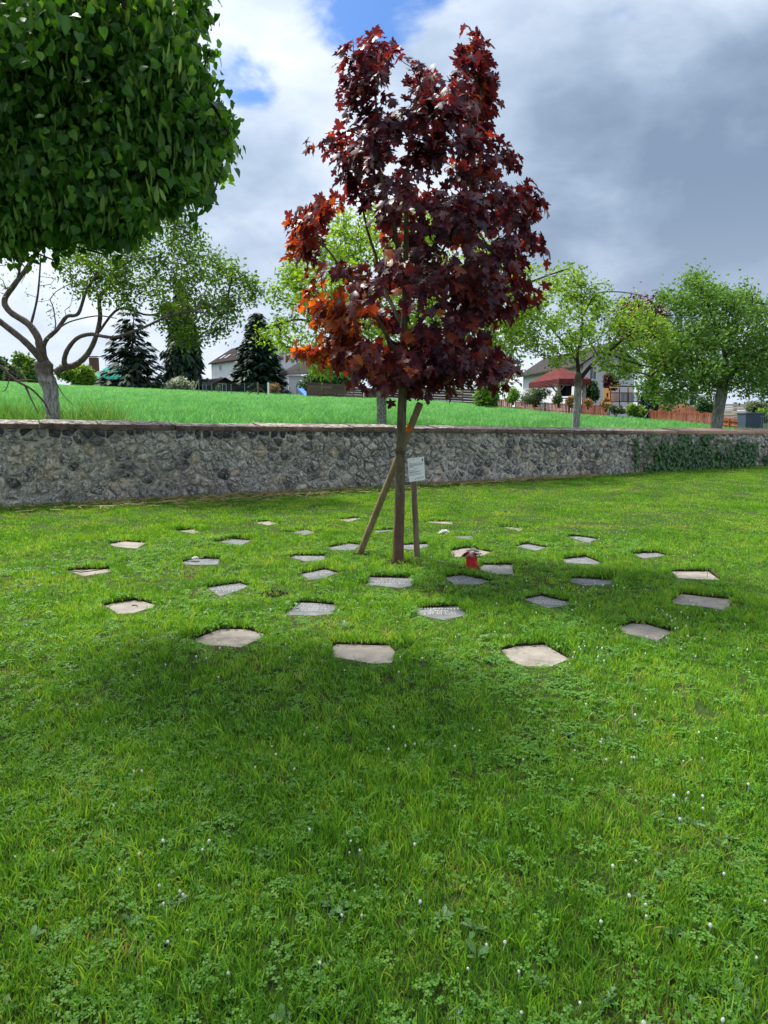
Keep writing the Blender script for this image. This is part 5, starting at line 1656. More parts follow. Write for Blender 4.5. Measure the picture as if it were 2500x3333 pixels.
# bright green tree directly behind the maple
MIDP = [(880, 900), (960, 840), (1020, 760), (1110, 690), (1230, 660), (1400, 680), (1560, 740), (1680, 830), (1780, 880), (1850, 860), (1840, 930), (1760, 1000), (1740, 1080), (1720, 1150), (1690, 1230), (1620, 1290), (1540, 1300), (1420, 1240), (1320, 1200), (1200, 1230), (1110, 1240), (1040, 1220), (960, 1160), (880, 1150), (840, 1090), (890, 1030), (860, 960)]
orchard('apple_tree', 19.5, ([(1242, 1384), (1242, 1300), (1243, 1230)], 17, 15),
    [([(1243, 1240), (1180, 1150), (1090, 1080), (980, 1040), (890, 1060)], 9, 2.5, (0, -1.2)), ([(1243, 1235), (1300, 1130), (1420, 1060), (1560, 1010), (1700, 930), (1830, 880)], 10, 2.5, (0, -.8)),
     ([(1243, 1240), (1240, 1100), (1200, 940), (1120, 780)], 9, 2.5, (0, .8)), ([(1243, 1240), (1330, 1100), (1400, 900), (1420, 740)], 9, 2.5, (0, 1)), ([(1300, 1140), (1450, 1160), (1600, 1180), (1690, 1210)], 7, 2.5, (0, -1.4)), ([(1180, 1150), (1080, 1160), (940, 1130)], 6, 2, (-.3, -2))],
    MIDP, 560, 'bright green apple tree with a lichen covered trunk straight behind the maple', 'tree', 'bright_leaf', 'lichen_bark', 42, (.09, .15), .14, .8, .4, .006, limb_bark='twig_bark')
# young thin tree, right of the maple
R1P = [(1640, 1000), (1700, 990), (1760, 960), (1810, 930), (1880, 900), (1960, 960), (2010, 975), (2070, 985), (2140, 1010), (2180, 1060), (2200, 1130), (2180, 1200), (2140, 1240), (2060, 1250), (1990, 1240), (1940, 1180), (1880, 1170), (1800, 1190), (1740, 1150), (1680, 1100), (1640, 1060)]
orchard('apple_tree', 21.0, ([(1874, 1392), (1880, 1300), (1884, 1220)], 12, 13),
    [([(1884, 1225), (1880, 1150), (1896, 1080), (1892, 980), (1893, 880)], 8, 1.5, (0, .3)), ([(1888, 1235), (1925, 1190), (1975, 1150), (2050, 1090), (2130, 1060)], 9, 2, (0, -.8)),
     ([(1880, 1180), (1820, 1100), (1760, 1040), (1690, 1030)], 4, 1.5, (0, .7)), ([(1893, 1040), (1940, 960), (2010, 950), (2080, 960)], 4, 1.2, (.2, -.4)), ([(1975, 1150), (2060, 1180), (2140, 1200)], 5, 1.5, (-.4, -1)), ([(1893, 1000), (1920, 930), (1980, 925)], 2.5, 1, (.2, .2))],
    R1P, 330, 'young apple tree with a slim whitewashed trunk and thin light green crown by the gazebo', 'tree', 'orchard_leaf', 'whitewashed_bark', 28, (.08, .135), .11, .7, .35, .0045, limb_bark='dark_bark',
    extra=[at(px, py, 21 + RNG.uniform(-1, .5)) for px, py in ((1850, 870), (1870, 885), (1905, 895), (1895, 872), (1960, 920), (1985, 930), (1840, 940), (1860, 930))])
# dense pear tree at the right edge
R2P = [(2130, 960), (2200, 930), (2250, 880), (2300, 900), (2340, 960), (2400, 930), (2420, 905), (2450, 960), (2560, 970), (2660, 1060), (2700, 1180), (2620, 1290), (2520, 1300), (2430, 1280), (2350, 1270), (2260, 1290), (2190, 1320), (2110, 1290), (2070, 1250), (2100, 1180), (2130, 1120), (2180, 1060), (2200, 1010)]
orchard('pear_tree', 22.5, ([(2332, 1396), (2340, 1330), (2355, 1250)], 19, 17),
    [([(2352, 1260), (2360, 1160), (2330, 1060), (2290, 960), (2230, 900)], 11, 2.5, (0, .6)), ([(2352, 1255), (2270, 1210), (2190, 1180), (2120, 1200)], 8, 2, (0, -1.1)), ([(2352, 1250), (2440, 1170), (2540, 1120), (2640, 1150)], 10, 2.5, (0, -.7)),
     ([(2365, 1170), (2400, 1060), (2440, 960)], 6, 2, (.1, .8)), ([(2340, 1110), (2420, 1000), (2500, 990), (2600, 1020)], 5, 2, (0, -.4)), ([(2300, 1220), (2200, 1270), (2120, 1280)], 5, 2, (-.6, -2))],
    R2P, 720, 'dense pear tree with a thick leaning whitewashed trunk at the right edge', 'tree', 'pear_leaf', 'whitewashed_bark', 44, (.08, .14), .15, .85, .4, .005, limb_bark='dark_bark')

# distances beyond the field: given as on a steeper slope, stretched to the real one
_at0 = at
def _edge_d(px, c):
    py = float(np.interp(px, [a for a, b in edge_px], [b for a, b in edge_px])); d = ray(px, py)
    k = 1.1 + .0425 * .3 - c * 14.2
    return (CAMZ - k) / (-.0425 * d.x + c * d.y - d.z) * d.y
def KF(px):
    px = min(max(px, 250), 2480)
    return min(3.1, max(1.0, _edge_d(px, FC) / _edge_d(px, .039)))
KX = np.array([250, 690, 960, 1200, 1400, 1600, 1700, 1800, 2000, 2200, 2330, 2480]); KY = np.array([KF(x) for x in KX])
def at(px, py, y): return _at0(px, py, y * float(np.interp(px, KX, KY)))
def kk(px): return float(np.interp(px, KX, KY))
# ------------------------------------------------------------------ conifers, bushes
def conifer(name, px, y, pyt, pyb, wpx, lab, mat, whorls, droop, dens, sz, seed, ragged=.15, skip=0):
    r = random.Random(seed)
    b = at(px, pyb, y); t_ = at(px, pyt, y)
    H = t_.z - b.z; W = wpx / F * b.y / 2; sz = sz * kk(px); dens = dens / kk(px) * 1.2
    t = thing(name, tuple(b), lab, 'conifer')
    MB().tube([b - Vector((0, 0, .3)), b + Vector((0, 0, H * .5)), t_], [.16 * H / 8 + .05, .10 * H / 8, .015], 9).build('trunk', 'dark_bark', t, True)
    mbx = MB(); P, T, N_, S, Ti = [], [], [], [], []
    for w_ in range(whorls):
        u = (w_ + .5) / whorls
        z = b.z + H * (.05 + .95 * u)
        nb = max(4, int(9 * (1 - u * .5)))
        a0 = r.uniform(0, 6.28)
        for k in range(nb):
            if r.random() < skip: continue
            a = a0 + k * 6.283 / nb + r.gauss(0, .15)
            L = W * ((1 - u) ** .75 * .93 + .05) * r.uniform(1 - ragged * 2, 1 + ragged)
            d = Vector((math.cos(a), math.sin(a), 0))
            pts = []
            for q in range(6):
                v = q / 5
                pts.append(Vector((b.x, b.y, z)) + d * (L * v) + Vector((0, 0, L * (-droop * v + droop * .55 * v * v + .10 * v * v * v))))
            mbx.tube(pts, [.03 * (1 - v / 5.5) * L / 2 + .006 for v in range(6)], 4, False)
            n = int(dens * L)
            side = Vector((-d.y, d.x, 0))
            for _ in range(n):
                v = r.random() ** .7
                i = min(4, int(v * 5)); p = pts[i].lerp(pts[i + 1], v * 5 - i)
                sgn_ = r.choice((-1, 1)); sp = L * .30 * (1 - v * .75) * r.random()
                p = p + side * sgn_ * sp + Vector((0, 0, -abs(r.gauss(0, .07)) * sz * 3 - sp * droop * .5))
                P.append(tuple(p)); T.append(tuple(d * .8 + side * sgn_ * .8 * r.random() + Vector((0, 0, -droop * r.uniform(.3, 1.6)))))
                N_.append((r.gauss(0, .35), r.gauss(0, .35), 1)); S.append(sz * r.uniform(.6, 1.3)); Ti.append(min(1, max(0, r.gauss(.4 + .2 * v, .22))))
    mbx.build('branches', 'dark_bark', t); 
    me = leaves(T_NEEDLE, np.array(P), np.array(T), np.array(N_), np.array(S), np.array(Ti), 'needles')
    o = link_mesh(me, 'needles', mat, t); tag(o, kind='stuff'); tag(t.children[1] if len(t.children) > 1 else None, kind=None) if False else None
    return t
conifer('spruce_tree', 438, 47, 985, 1272, 225, 'blue green spruce with loose wide branches beside the green roofed house', 'spruce_needle', 15, .38, 28, .50, 3, .25, .22)
conifer('spruce_tree', 600, 49, 915, 1275, 150, 'weeping dark spruce with hanging sprays, left of the big white house', 'spruce_needle', 26, .95, 44, .55, 4, .2)
conifer('fir_tree', 842, 50, 1012, 1284, 190, 'neat dark green cone shaped fir standing before the big white house', 'fir_needle', 24, .30, 62, .42, 5, .10)
conifer('conifer_shrub', 2112, 33, 1215, 1352, 75, 'narrow dark conifer beside the wooden play tower', 'fir_needle', 12, .5, 60, .25, 6, .2)

def bush(name, px0, px1, py0, py1, y, mat, lab, n, size, cat='bush', seed=None, depth=.8, group=None, lumps=9):
    """leafy bush made of leaf clumps over a few stems"""
    b = at((px0 + px1) / 2, py1, y); W = (px1 - px0) / F * b.y / 2; H = (py1 - py0) / F * b.y; size = size * kk((px0 + px1) / 2)
    t = thing(name, tuple(b), lab, cat, group)
    mb = MB()
    cs_ = []
    for k in range(lumps):
        a = RNG.uniform(0, 6.28); r = math.sqrt(RNG.random()) * .62
        hx = math.cos(a) * r * W; hy = math.sin(a) * r * W * depth
        hz = H * RNG.uniform(.25, .80) * (1 - .25 * r)
        cs_.append((Vector((b.x + hx, b.y + hy, b.z + hz)), RNG.uniform(.30, .45)))
        mb.tube([b + Vector((hx * .15, hy * .15, -.2)), b + Vector((hx * .5, hy * .5, hz * .5)), cs_[-1][0]], [.03 * H / 2 + .008, .02 * H / 2 + .006, .006], 5)
    mb.build('stems', 'twig_bark', t)
    P, N_ = [], []
    per = n // lumps
    for c, rr in cs_:
        u = unit(NR.normal(0, 1, (per, 3))) * (NR.random(per)[:, None] ** .35)
        q = np.array(tuple(c)) + u * (rr * W * 1.1, rr * W * depth * 1.1, rr * H * .75)
        P.append(q); N_.append(u + (0, 0, .4) + NR.normal(0, .3, (per, 3)))
    P = np.concatenate(P); N_ = np.concatenate(N_); k = P[:, 2] > b.z - .05; P = P[k]; N_ = N_[k]
    me = leaves(T_OVAL, P, NR.normal(0, 1, P.shape) + (0, 0, .2), N_, NR.uniform(size * .6, size * 1.3, len(P)), np.clip(NR.normal(.45, .25, len(P)), 0, 1), 'foliage')
    o = link_mesh(me, 'foliage', mat, t); tag(o, kind='stuff')
    return t
bush('broadleaf_tree', -60, 75, 1158, 1262, 75, 'hedge_leaf', 'dark green rounded tree on the far left skyline, its crown cut by the frame', 3600, .42, 'tree')
bush('broadleaf_tree', 20, 135, 1150, 1262, 72, 'cherry_leaf', 'green rounded tree on the far left skyline, just left of the cherry trunk', 3600, .40, 'tree')
bush('round_bush', 10, 90, 1180, 1262, 60, 'shrub_leaf', 'pale grey green rounded bush before the dark skyline trees on the left', 2000, .28)
bush('round_bush', 190, 330, 1176, 1262, 50, 'bright_leaf', 'big bright yellow green bush between the cherry trunk and the green roofed house', 4600, .26)
bush('small_bush', 347, 398, 1236, 1266, 48, 'hedge_leaf', 'small green bush below the green roofed house', 900, .16)
bush('flowering_bush', 528, 650, 1230, 1276, 46, 'blossom_leaf', 'wide low bush full of white blossom at the field edge', 2600, .16, lumps=12)
bush('hedge', 495, 530, 1244, 1272, 47, 'hedge_leaf', 'short clipped green hedge end left of the white blossom bush', 700, .12, 'hedge')
bush('small_tree', 872, 912, 1243, 1288, 44, 'orange_leaf', 'small orange and green ornamental tree by a white stake near the mesh fence', 500, .14, 'tree')
bush('small_bush', 700, 722, 1252, 1282, 45, 'shrub_leaf', 'small pale shrub just behind the mesh fence by the dark shed', 220, .12)
bush('round_bush', 968, 1190, 1186, 1288, 48, 'hedge_leaf', 'large dark green clipped bush behind the brown board fence', 6000, .22, lumps=16)
bush('climbing_shrub', 1545, 1640, 1235, 1332, 34, 'cherry_leaf', 'green climbing shrub at the right end of the brown board fence', 2600, .16)
bush('small_bush', 1640, 1700, 1255, 1312, 36, 'bright_leaf', 'bright green bush behind the left end of the picket fence', 900, .14)
bush('grey_shrub', 1690, 1800, 1262, 1318, 38, 'shrub_leaf', 'silvery green shrub in front of the gazebo', 2400, .12, lumps=12)
bush('grey_shrub', 1795, 1845, 1278, 1318, 37.5, 'shrub_leaf', 'smaller silvery shrub to the right of the first one, under the gazebo post', 900, .11)
bush('orange_shrub', 1838, 1876, 1288, 1320, 37, 'orange_leaf', 'pale orange shrub behind the picket fence left of the slim trunk', 500, .12)
bush('orange_shrub', 1898, 1930, 1296, 1326, 36.5, 'orange_leaf', 'salmon orange shrub right of the slim trunk behind the picket fence', 400, .12)
bush('orange_shrub', 1948, 1996, 1296, 1334, 36, 'orange_leaf', 'yellow orange shrub below the wooden play tower', 700, .12)
bush('green_shrub', 1885, 1960, 1235, 1320, 41, 'hedge_leaf', 'dark green shrub between the white house and the picket fence', 2000, .15)
bush('plum_shrub', 1955, 2015, 1210, 1275, 43, 'plum_leaf', 'dark purple plum shrub behind the wooden play tower', 1500, .16)
bush('grey_shrub', 1978, 2030, 1315, 1352, 32, 'shrub_leaf', 'low grey green shrub at the right end of the long picket fence', 900, .10)
bush('round_bush', 2040, 2105, 1310, 1360, 31, 'cherry_leaf', 'fresh green bush in the gap between the two picket fences', 1600, .13)
bush('small_bush', 2140, 2190, 1325, 1350, 33, 'hedge_leaf', 'dark low bush on the earth mound behind the right picket fence', 500, .10)
bush('small_bush', 2255, 2330, 1290, 1350, 33, 'hedge_leaf', 'green bush just left of the leaning pear trunk', 1500, .12)
bush('small_bush', 2425, 2500, 1305, 1352, 30, 'shrub_leaf', 'pale flowering shrub behind the dark blue bin', 1400, .11)
bush('round_bush', 2440, 2540, 1330, 1365, 29, 'bright_leaf', 'bright green low bush at the right edge behind the metal railing', 1200, .11)
# far purple plum tree
orchard('plum_tree', 45, ([(2128, 1330), (2122, 1200), (2110, 1100)], 9, 6), [([(2110, 1120), (2100, 1040), (2080, 985)], 4, 1.5, (0, .5)), ([(2112, 1110), (2140, 1040), (2160, 1000)], 4, 1.5, (0, -.5)), ([(2112, 1130), (2060, 1080), (2010, 1060)], 4, 1.5, (0, -.5))],
    [(2010, 1010), (2045, 985), (2070, 990), (2095, 962), (2130, 975), (2165, 1000), (2180, 1060), (2150, 1120), (2060, 1120), (1990, 1060)], 110, 'dark purple plum tree rising behind the two orchard trees on the right', 'tree', 'plum_leaf', 'dark_bark', 50, (.2, .38), .5, .8, .8, .012)

# ------------------------------------------------------------------ houses
def q4(a, b, c, d, thick_dir, th=.03): return [a, b, c, d]
class Bld:
    """two visible facades meeting at a near corner; L runs back to the left, R back to the right"""
    def __init__(s, name, pxc, pyb, y, pxl, yl, pxr, yr, h, lab, cat='house', wall_mat='render_white', zb=None):
        s.c = at(pxc, pyb, y); 
        if zb is not None: s.c.z = zb
        l = at(pxl, pyb, yl); r = at(pxr, pyb, yr)
        s.l = Vector((l.x, l.y, s.c.z)); s.r = Vector((r.x, r.y, s.c.z))
        s.dl = (s.l - s.c); s.Ll = s.dl.length; s.dl.normalize()
        s.dr = (s.r - s.c); s.Lr = s.dr.length; s.dr.normalize()
        s.h = h
        s.nl = Vector((-s.dl.y, s.dl.x, 0));  s.nl = s.nl if s.nl.dot(Vector((0, -1, 0))) > 0 else -s.nl
        s.nr = Vector((-s.dr.y, s.dr.x, 0));  s.nr = s.nr if s.nr.dot(Vector((0, -1, 0))) > 0 else -s.nr
        s.t = thing(name, tuple(s.c), lab, cat)
        s.far = s.l + s.dr * s.Lr
        s.wall_mat = wall_mat
    def walls(s, gable=0.0, low=-1.5):
        up = Vector((0, 0, 1))
        a, b, c, d = s.c, s.r, s.far, s.l
        mb = MB()
        base = [p + up * low for p in (a, b, c, d)]; top = [p + up * s.h for p in (a, b, c, d)]
        vs = base + top
        fs = [(0, 1, 5, 4), (1, 2, 6, 5), (2, 3, 7, 6), (3, 0, 4, 7)]
        if gable:
            vs += [(a + b) / 2 + up * (s.h + gable), (d + c) / 2 + up * (s.h + gable)]
            fs += [(4, 5, 8), (6, 7, 9)]
        mb.add(vs, fs); mb.build('wall', s.wall_mat, s.t)
    def gable_roof(s, rise, mat, over=.4, th=.18):
        up = Vector((0, 0, 1))
        mid0 = (s.c + s.r) / 2 + up * (s.h + rise) - s.dl * over; mid1 = (s.l + s.far) / 2 + up * (s.h + rise) + s.dl * over
        slope = rise / (s.Lr / 2)
        for a, b, o_ in ((s.c, s.l, -s.dr), (s.r, s.far, s.dr)):
            e0 = a + up * (s.h - slope * over) + o_ * over - s.dl * over; e1 = b + up * (s.h - slope * over) + o_ * over + s.dl * over
            MB().prism([e0, e1, mid1, mid0], (0, 0, th)).build('roof', mat, s.t)
    def hip_roof(s, rise, mat, over=.4, th=.15):
        up = Vector((0, 0, 1))
        inset = min(s.Lr, s.Ll) / 2
        e = [s.c - s.dr * over - s.dl * over, s.r + s.dr * over - s.dl * over, s.far + s.dr * over + s.dl * over, s.l - s.dr * over + s.dl * over]
        e = [p + up * (s.h - .1) for p in e]
        if s.Lr > s.Ll:
            m0 = (s.c + s.l) / 2 + s.dr * inset; m1 = (s.r + s.far) / 2 - s.dr * inset
        else:
            m0 = (s.c + s.r) / 2 + s.dl * inset; m1 = (s.l + s.far) / 2 - s.dl * inset
        m0 = m0 + up * (s.h + rise); m1 = m1 + up * (s.h + rise)
        vs = e + [p + up * th for p in e] + [m0, m1]
        if s.Lr > s.Ll: f = [(4, 5, 9, 8), (5, 6, 9), (6, 7, 8, 9), (7, 4, 8)]
        else: f = [(4, 5, 8), (5, 6, 9, 8), (6, 7, 9), (7, 4, 8, 9)]
        f += [(0, 1, 5, 4), (1, 2, 6, 5), (2, 3, 7, 6), (3, 0, 4, 7), (3, 2, 1, 0)]
        MB().add(vs, f).build('roof', mat, s.t)
    def window(s, side, u, z, w, h, blind=0.0, sill=True, pane='glass_dark', frame='frame_white', name='window', bars=1, blind_mat='blind_pink'):
        d, n, L = (s.dl, s.nl, s.Ll) if side == 'L' else (s.dr, s.nr, s.Lr)
        c = s.c + d * (u * L) + Vector((0, 0, z))
        ax = (d, n, Vector((0, 0, 1)))
        mb = MB(); f = .06
        mb.box(c + Vector((0, 0, h / 2 - f / 2)) + n * .03, (w, .08, f), ax); mb.box(c - Vector((0, 0, h / 2 - f / 2)) + n * .03, (w, .08, f), ax)
        for sx in (-1, 1): mb.box(c + d * (sx * (w / 2 - f / 2)) + n * .03, (f, .08, h - 2 * f), ax)
        for k in range(bars): mb.box(c + d * (w * ((k + 1) / (bars + 1) - .5)) + n * .03, (f * .8, .07, h - 2 * f), ax)
        fr = mb.build(name, frame, s.t)
        MB().box(c + n * .012, (w - .02, .02, h - .02), ax).build('pane', pane, fr)
        if blind: MB().box(c + n * .05 + Vector((0, 0, h / 2 - h * blind / 2)), (w - .06, .03, h * blind), ax).build('blind', blind_mat, fr)
        if sill: MB().box(c + n * .07 - Vector((0, 0, h / 2 + .04)), (w + .16, .18, .06), ax).build('sill', 'frame_white', fr)
        return fr
# big white house
H1 = Bld('white_house', 838, 1284, 56, 692, 64, 982, 60, at(838, 1160, 56).z - at(838, 1284, 56).z, 'large white house with brown roof and slate dormer behind the cone shaped fir')
RI = at(838, 1106, 60).z - at(838, 1160, 60).z
H1.walls(RI); H1.gable_roof(RI, 'roof_brown', .8, .3)
def Hz(b, px, py, y): return at(px, py, y).z - b.c.z
for u, py, hh in ((.78, 1196, 1.9), (.78, 1234, 1.9), (.30, 1196, 1.9)):
    H1.window('L', u, Hz(H1, 720, py, 62), 1.9, 1.45, sill=True)
for u, py, bl in ((.55, 1160, .55), (.80, 1166, 0), (.56, 1222, .9), (.25, 1160, .4)):
    H1.window('R', u, Hz(H1, 920, py, 58), 1.4, 1.9 if bl != .9 else 1.8, blind=bl, bars=0 if bl else 1)
# dormer on the left slope
up_ = Vector((0, 0, 1))
def roofpt(b, u, v, rise): # u along L, v 0 eave to 1 ridge
    return b.c + b.dl * (u * b.Ll) + b.dr * (v * b.Lr / 2) + up_ * (b.h + rise * v + .2)
dq = roofpt(H1, .50, .30, RI)
ax = (H1.dl, H1.dr, up_)
dm = MB().box(dq + H1.dr * 1.1 + up_ * .55, (2.9, 2.6, 1.9), ax).build('dormer', 'slate_cladding', H1.t)
MB().box(dq + H1.dr * 1.0 + up_ * 1.58, (3.3, 3.1, .12), ax).build('dormer_roof', 'gutter_zinc', dm)
MB().box(dq - H1.dr * .23 + up_ * .6, (1.5, .06, 1.3), ax).build('window_frame', 'frame_white', dm)
for sx in (-.36, .36): MB().box(dq - H1.dr * .27 + up_ * .6 + H1.dl * sx, (.60, .03, 1.12), ax).build('pane', 'glass_sky', dm)
nrm = (H1.dr * RI - up_ * (H1.Lr / 2)).normalized() * -1
slp = (roofpt(H1, 0, 1, RI) - roofpt(H1, 0, 0, RI)).normalized()
for u in (.76, .88):
    MB().box(roofpt(H1, u, .30, RI) + nrm * .12, (1.1, 2.2, .10), (H1.dl, slp, nrm)).build('skylight', 'glass_sky', H1.t)
MB().tube([H1.c + up_ * (H1.h - .15) - H1.dr * .55, H1.l + up_ * (H1.h - .15) - H1.dr * .55], .09, 8).build('gutter', 'gutter_zinc', H1.t)
MB().tube([H1.l + up_ * (H1.h - .2) + H1.nl * .1 - H1.dl * .3, H1.l - up_ * 1 + H1.nl * .1 - H1.dl * .3], .06, 8).build('downpipe', 'gutter_zinc', H1.t)
# garage building right of it
H2 = Bld('garage', 940, 1284, 50, 938, 58, 1110, 52, at(940, 1222, 50).z - at(940, 1284, 50).z, 'low white garage with wide grey roof between the big white house and dark bush', 'garage')
H2.walls(0)
e0 = at(906, 1221, 49.4); e1 = at(1130, 1213, 51.5); r1 = at(1120, 1140, 57); r0 = at(1012, 1158, 56)
MB().prism([e0, e1, r1, r0], (0, 0, .15)).build('roof', 'roof_grey', H2.t)
# green roofed house
H3 = Bld('green_roofed_house', 326, 1266, 58, 288, 64, 452, 62, at(330, 1232, 58).z - at(330, 1266, 58).z, 'cream bungalow with turquoise green tiled roof and brick chimney, far left', 'house', 'render_cream')
H3.walls(0); H3.hip_roof(at(330, 1176, 62).z - at(330, 1232, 62).z, 'roof_green', .8)
H3.window('R', .08, 1.2, 1.6, 1.8, bars=0, frame='slate_cladding', pane='glass_sky'); H3.window('R', .38, 1.4, 1.8, 1.3)
cp = at(306, 1176, 66)
MB().box(cp - Vector((0, 0, 1.6)), (2.2, 1.6, 5.2)).build('chimney', 'brick_red', H3.t)
MB().box(cp + Vector((0, 0, 1.3)), (3.0, 2.2, .2)).build('chimney_cap', 'metal_grey', H3.t)
ap = at(343, 1178, 63)
mb = MB().tube([ap - Vector((0, 0, 1.0)), ap + Vector((0, 0, 2.6))], .05, 5); mb.tube([ap + Vector((-.2, 0, 1.5)), ap + Vector((2.2, 0, 1.6))], .04, 4); mb.tube([ap + Vector((-.8, 0, 2.4)), ap + Vector((.6, 0, 2.4))], .04, 4)
mb.build('antenna', 'metal_grey', H3.t)
# dark garden shed
H4 = Bld('garden_shed', 688, 1281, 46.5, 640, 49, 772, 48.5, at(700, 1252, 46.5).z - at(700, 1281, 46.5).z, 'black wooden garden shed with a low gabled roof and white framed door', 'shed', 'shed_wood')
H4.walls(1.3); H4.gable_roof(1.4, 'roof_brown', .8, .15)
H4.window('R', .42, 1.0, 2.2, 2.1, bars=1, sill=False, name='door')
# white house behind the gazebo
H5 = Bld('white_house', 1893, 1335, 43, 1700, 50, 2060, 48, at(1893, 1180, 43).z - at(1893, 1335, 43).z, 'white house with a grey brown roof behind the red roofed gazebo', wall_mat='render_white')
H5.walls(1.9); H5.gable_roof(1.9, 'roof_grey', .8)
H5.window('L', .30, Hz(H5, 1830, 1215, 45), 1.2, 1.2); H5.window('R', .18, Hz(H5, 1920, 1215, 44), .9, 1.3); H5.window('L', .75, Hz(H5, 1760, 1262, 48), 1.6, 1.0, pane='glass_dark')
# pale blue annex at the far right
H6 = Bld('blue_annex', 2215, 1335, 44, 2130, 46, 2335, 45, at(2215, 1288, 44).z - at(2215, 1335, 44).z, 'low pale blue garden building behind the earth mound, seen under the tree crowns', 'shed', 'shed_blue')
H6.walls(0); H6.hip_roof(.35, 'gutter_zinc', .3)
H6.window('R', .35, 1.1, .9, 1.5, bars=0, name='door', sill=False); H6.window('L', .5, 1.0, 1.2, .8)
H6.window('R', .78, 1.15, .8, .8)

# gazebo
gy = 38.5
gb = [at(1736, 1320, gy + 1.2), at(1817, 1320, gy - .9), at(1900, 1320, gy + .9), at(1815, 1320, gy + 3.0)]
gz0 = at(1817, 1318, gy).z
gaz = thing('gazebo', (sum(p.x for p in gb) / 4, sum(p.y for p in gb) / 4, gz0), 'open garden gazebo with a dark red hipped shingle roof on wooden posts', 'gazebo')
ez = at(1817, 1238, gy).z
corners = []
gc_ = sum(gb, Vector()) / 4
for p in gb:
    p.z = gz0 - .3
    tpz = Vector((p.x, p.y, ez))
    MB().box((p + tpz) / 2, (.24, .24, (tpz - p).length)).build('post', 'pale_wood', gaz)
    v = Vector((p.x - gc_.x, p.y - gc_.y, 0)); corners.append(gc_ + v * 1.22)
gc_.z = at(1817, 1190, gy).z
for i in range(4):
    a, b = gb[i], gb[(i + 1) % 4]
    for p, q in ((a, b), (b, a)):
        d = (q - p).normalized(); d.z = 0
        s0 = Vector((p.x, p.y, ez - 1.1)); s1 = Vector((p.x, p.y, ez)) + d * 1.0
        MB().tube([s0, s1], .08, 4).build('brace', 'pale_wood', gaz)
for i in range(4):
    a, b = corners[i], corners[(i + 1) % 4]
    e0 = Vector((a.x, a.y, ez)); e1 = Vector((b.x, b.y, ez))
    MB().prism([e0, e1, gc_ + Vector((0, 0, .0))], (0, 0, .06)).build('roof_panel', 'roof_red', gaz)
    n = 22; mb = MB()
    for k in range(n):
        p = e0.lerp(e1, k / n); q = e0.lerp(e1, (k + .86) / n); m = (p + q) / 2
        out = Vector((m.x - gc_.x, m.y - gc_.y, 0)).normalized() * .02
        mb.prism([p + out, q + out, q + out - Vector((0, 0, .42)), m + out - Vector((0, 0, .52)), p + out - Vector((0, 0, .42))], out.normalized() * .02)
    mb.box((e0 + e1) / 2 - Vector((0, 0, .06)) + Vector((m.x - gc_.x, m.y - gc_.y, 0)).normalized() * 0, (.02, .02, .02))
    tag(mb.build('shingle_fringe', 'roof_red', gaz), kind='stuff')
for i in range(4):
    a, b = gb[i], gb[(i + 1) % 4]
    MB().tube([Vector((a.x, a.y, ez - .06)), Vector((b.x, b.y, ez - .06))], .06, 4).build('beam', 'pale_wood', gaz)
# chairs under it
ch0 = None
for px, lab in ((1834, 'black backed garden chair under the gazebo, left one of two'), (1852, 'black backed garden chair under the gazebo, right one of two')):
    p = at(px, 1318, 38.6); p.z = gz0 - .3
    c = thing('garden_chair', tuple(p), lab, 'chair', 'garden chairs under the gazebo')
    MB().box(p + Vector((0, .25, 1.55)), (.5, .06, .95)).build('backrest', 'black_fabric', c)
    MB().box(p + Vector((0, 0, .9)), (.55, .5, .08)).build('seat', 'black_fabric', c)
    for sx in (-.24, .24):
        for sy in (-.2, .2): MB().box(p + Vector((sx, sy, .43)), (.04, .04, .86)).build('leg', 'metal_grey', c)

# wooden play tower
pt = thing('play_tower', tuple(at(2010, 1325, 36)), 'wooden play tower with an arched cut out panel and a slatted railing', 'play tower')
def panel(px0_, px1_, pya, pyb, y, mat, name, th=.05):
    a = at(px0_, pyb, y); b = at(px1_, pyb, y); c = at(px1_, pya, y); d = at(px0_, pya, y)
    return MB().prism([a, b, c, d], (0, th, 0)).build(name, mat, pt)
panel(1964, 1974, 1263, 1300, 36.0, 'playset_amber', 'panel'); panel(1981, 1988, 1272, 1300, 36.0, 'playset_amber', 'panel')
panel(1974, 1981, 1263, 1279, 36.0, 'playset_amber', 'panel'); panel(1974, 1981, 1293, 1300, 36.0, 'playset_amber', 'panel')
panel(1973, 1983, 1279, 1294, 36.2, 'black_fabric', 'opening', .02)  # black sheet standing in for the shade inside the cut-out
for px in (1988, 2017, 2045, 2078): panel(px - 1.5, px + 1.5, 1255, 1335, 35.9, 'picket_wood', 'post', .1)
panel(1984, 2080, 1277, 1280, 35.85, 'picket_wood', 'rail'); panel(1984, 2080, 1306, 1309, 35.85, 'picket_wood', 'rail'); panel(1984, 2018, 1259, 1263, 35.8, 'playset_amber', 'rail'); panel(1960, 1990, 1308, 1316, 35.8, 'playset_amber', 'plank')
for k in range(7): panel(1991 + k * 3.7, 1993 + k * 3.7, 1280, 1306, 35.8, 'picket_wood', 'slat', .03)
for k in range(14): panel(2021 + k * 4.1, 2023.2 + k * 4.1, 1280, 1306, 35.8, 'shed_wood', 'slat', .03)
panel(2018, 2082, 1255, 1258, 36.1, 'shed_wood', 'roof_board', .9)

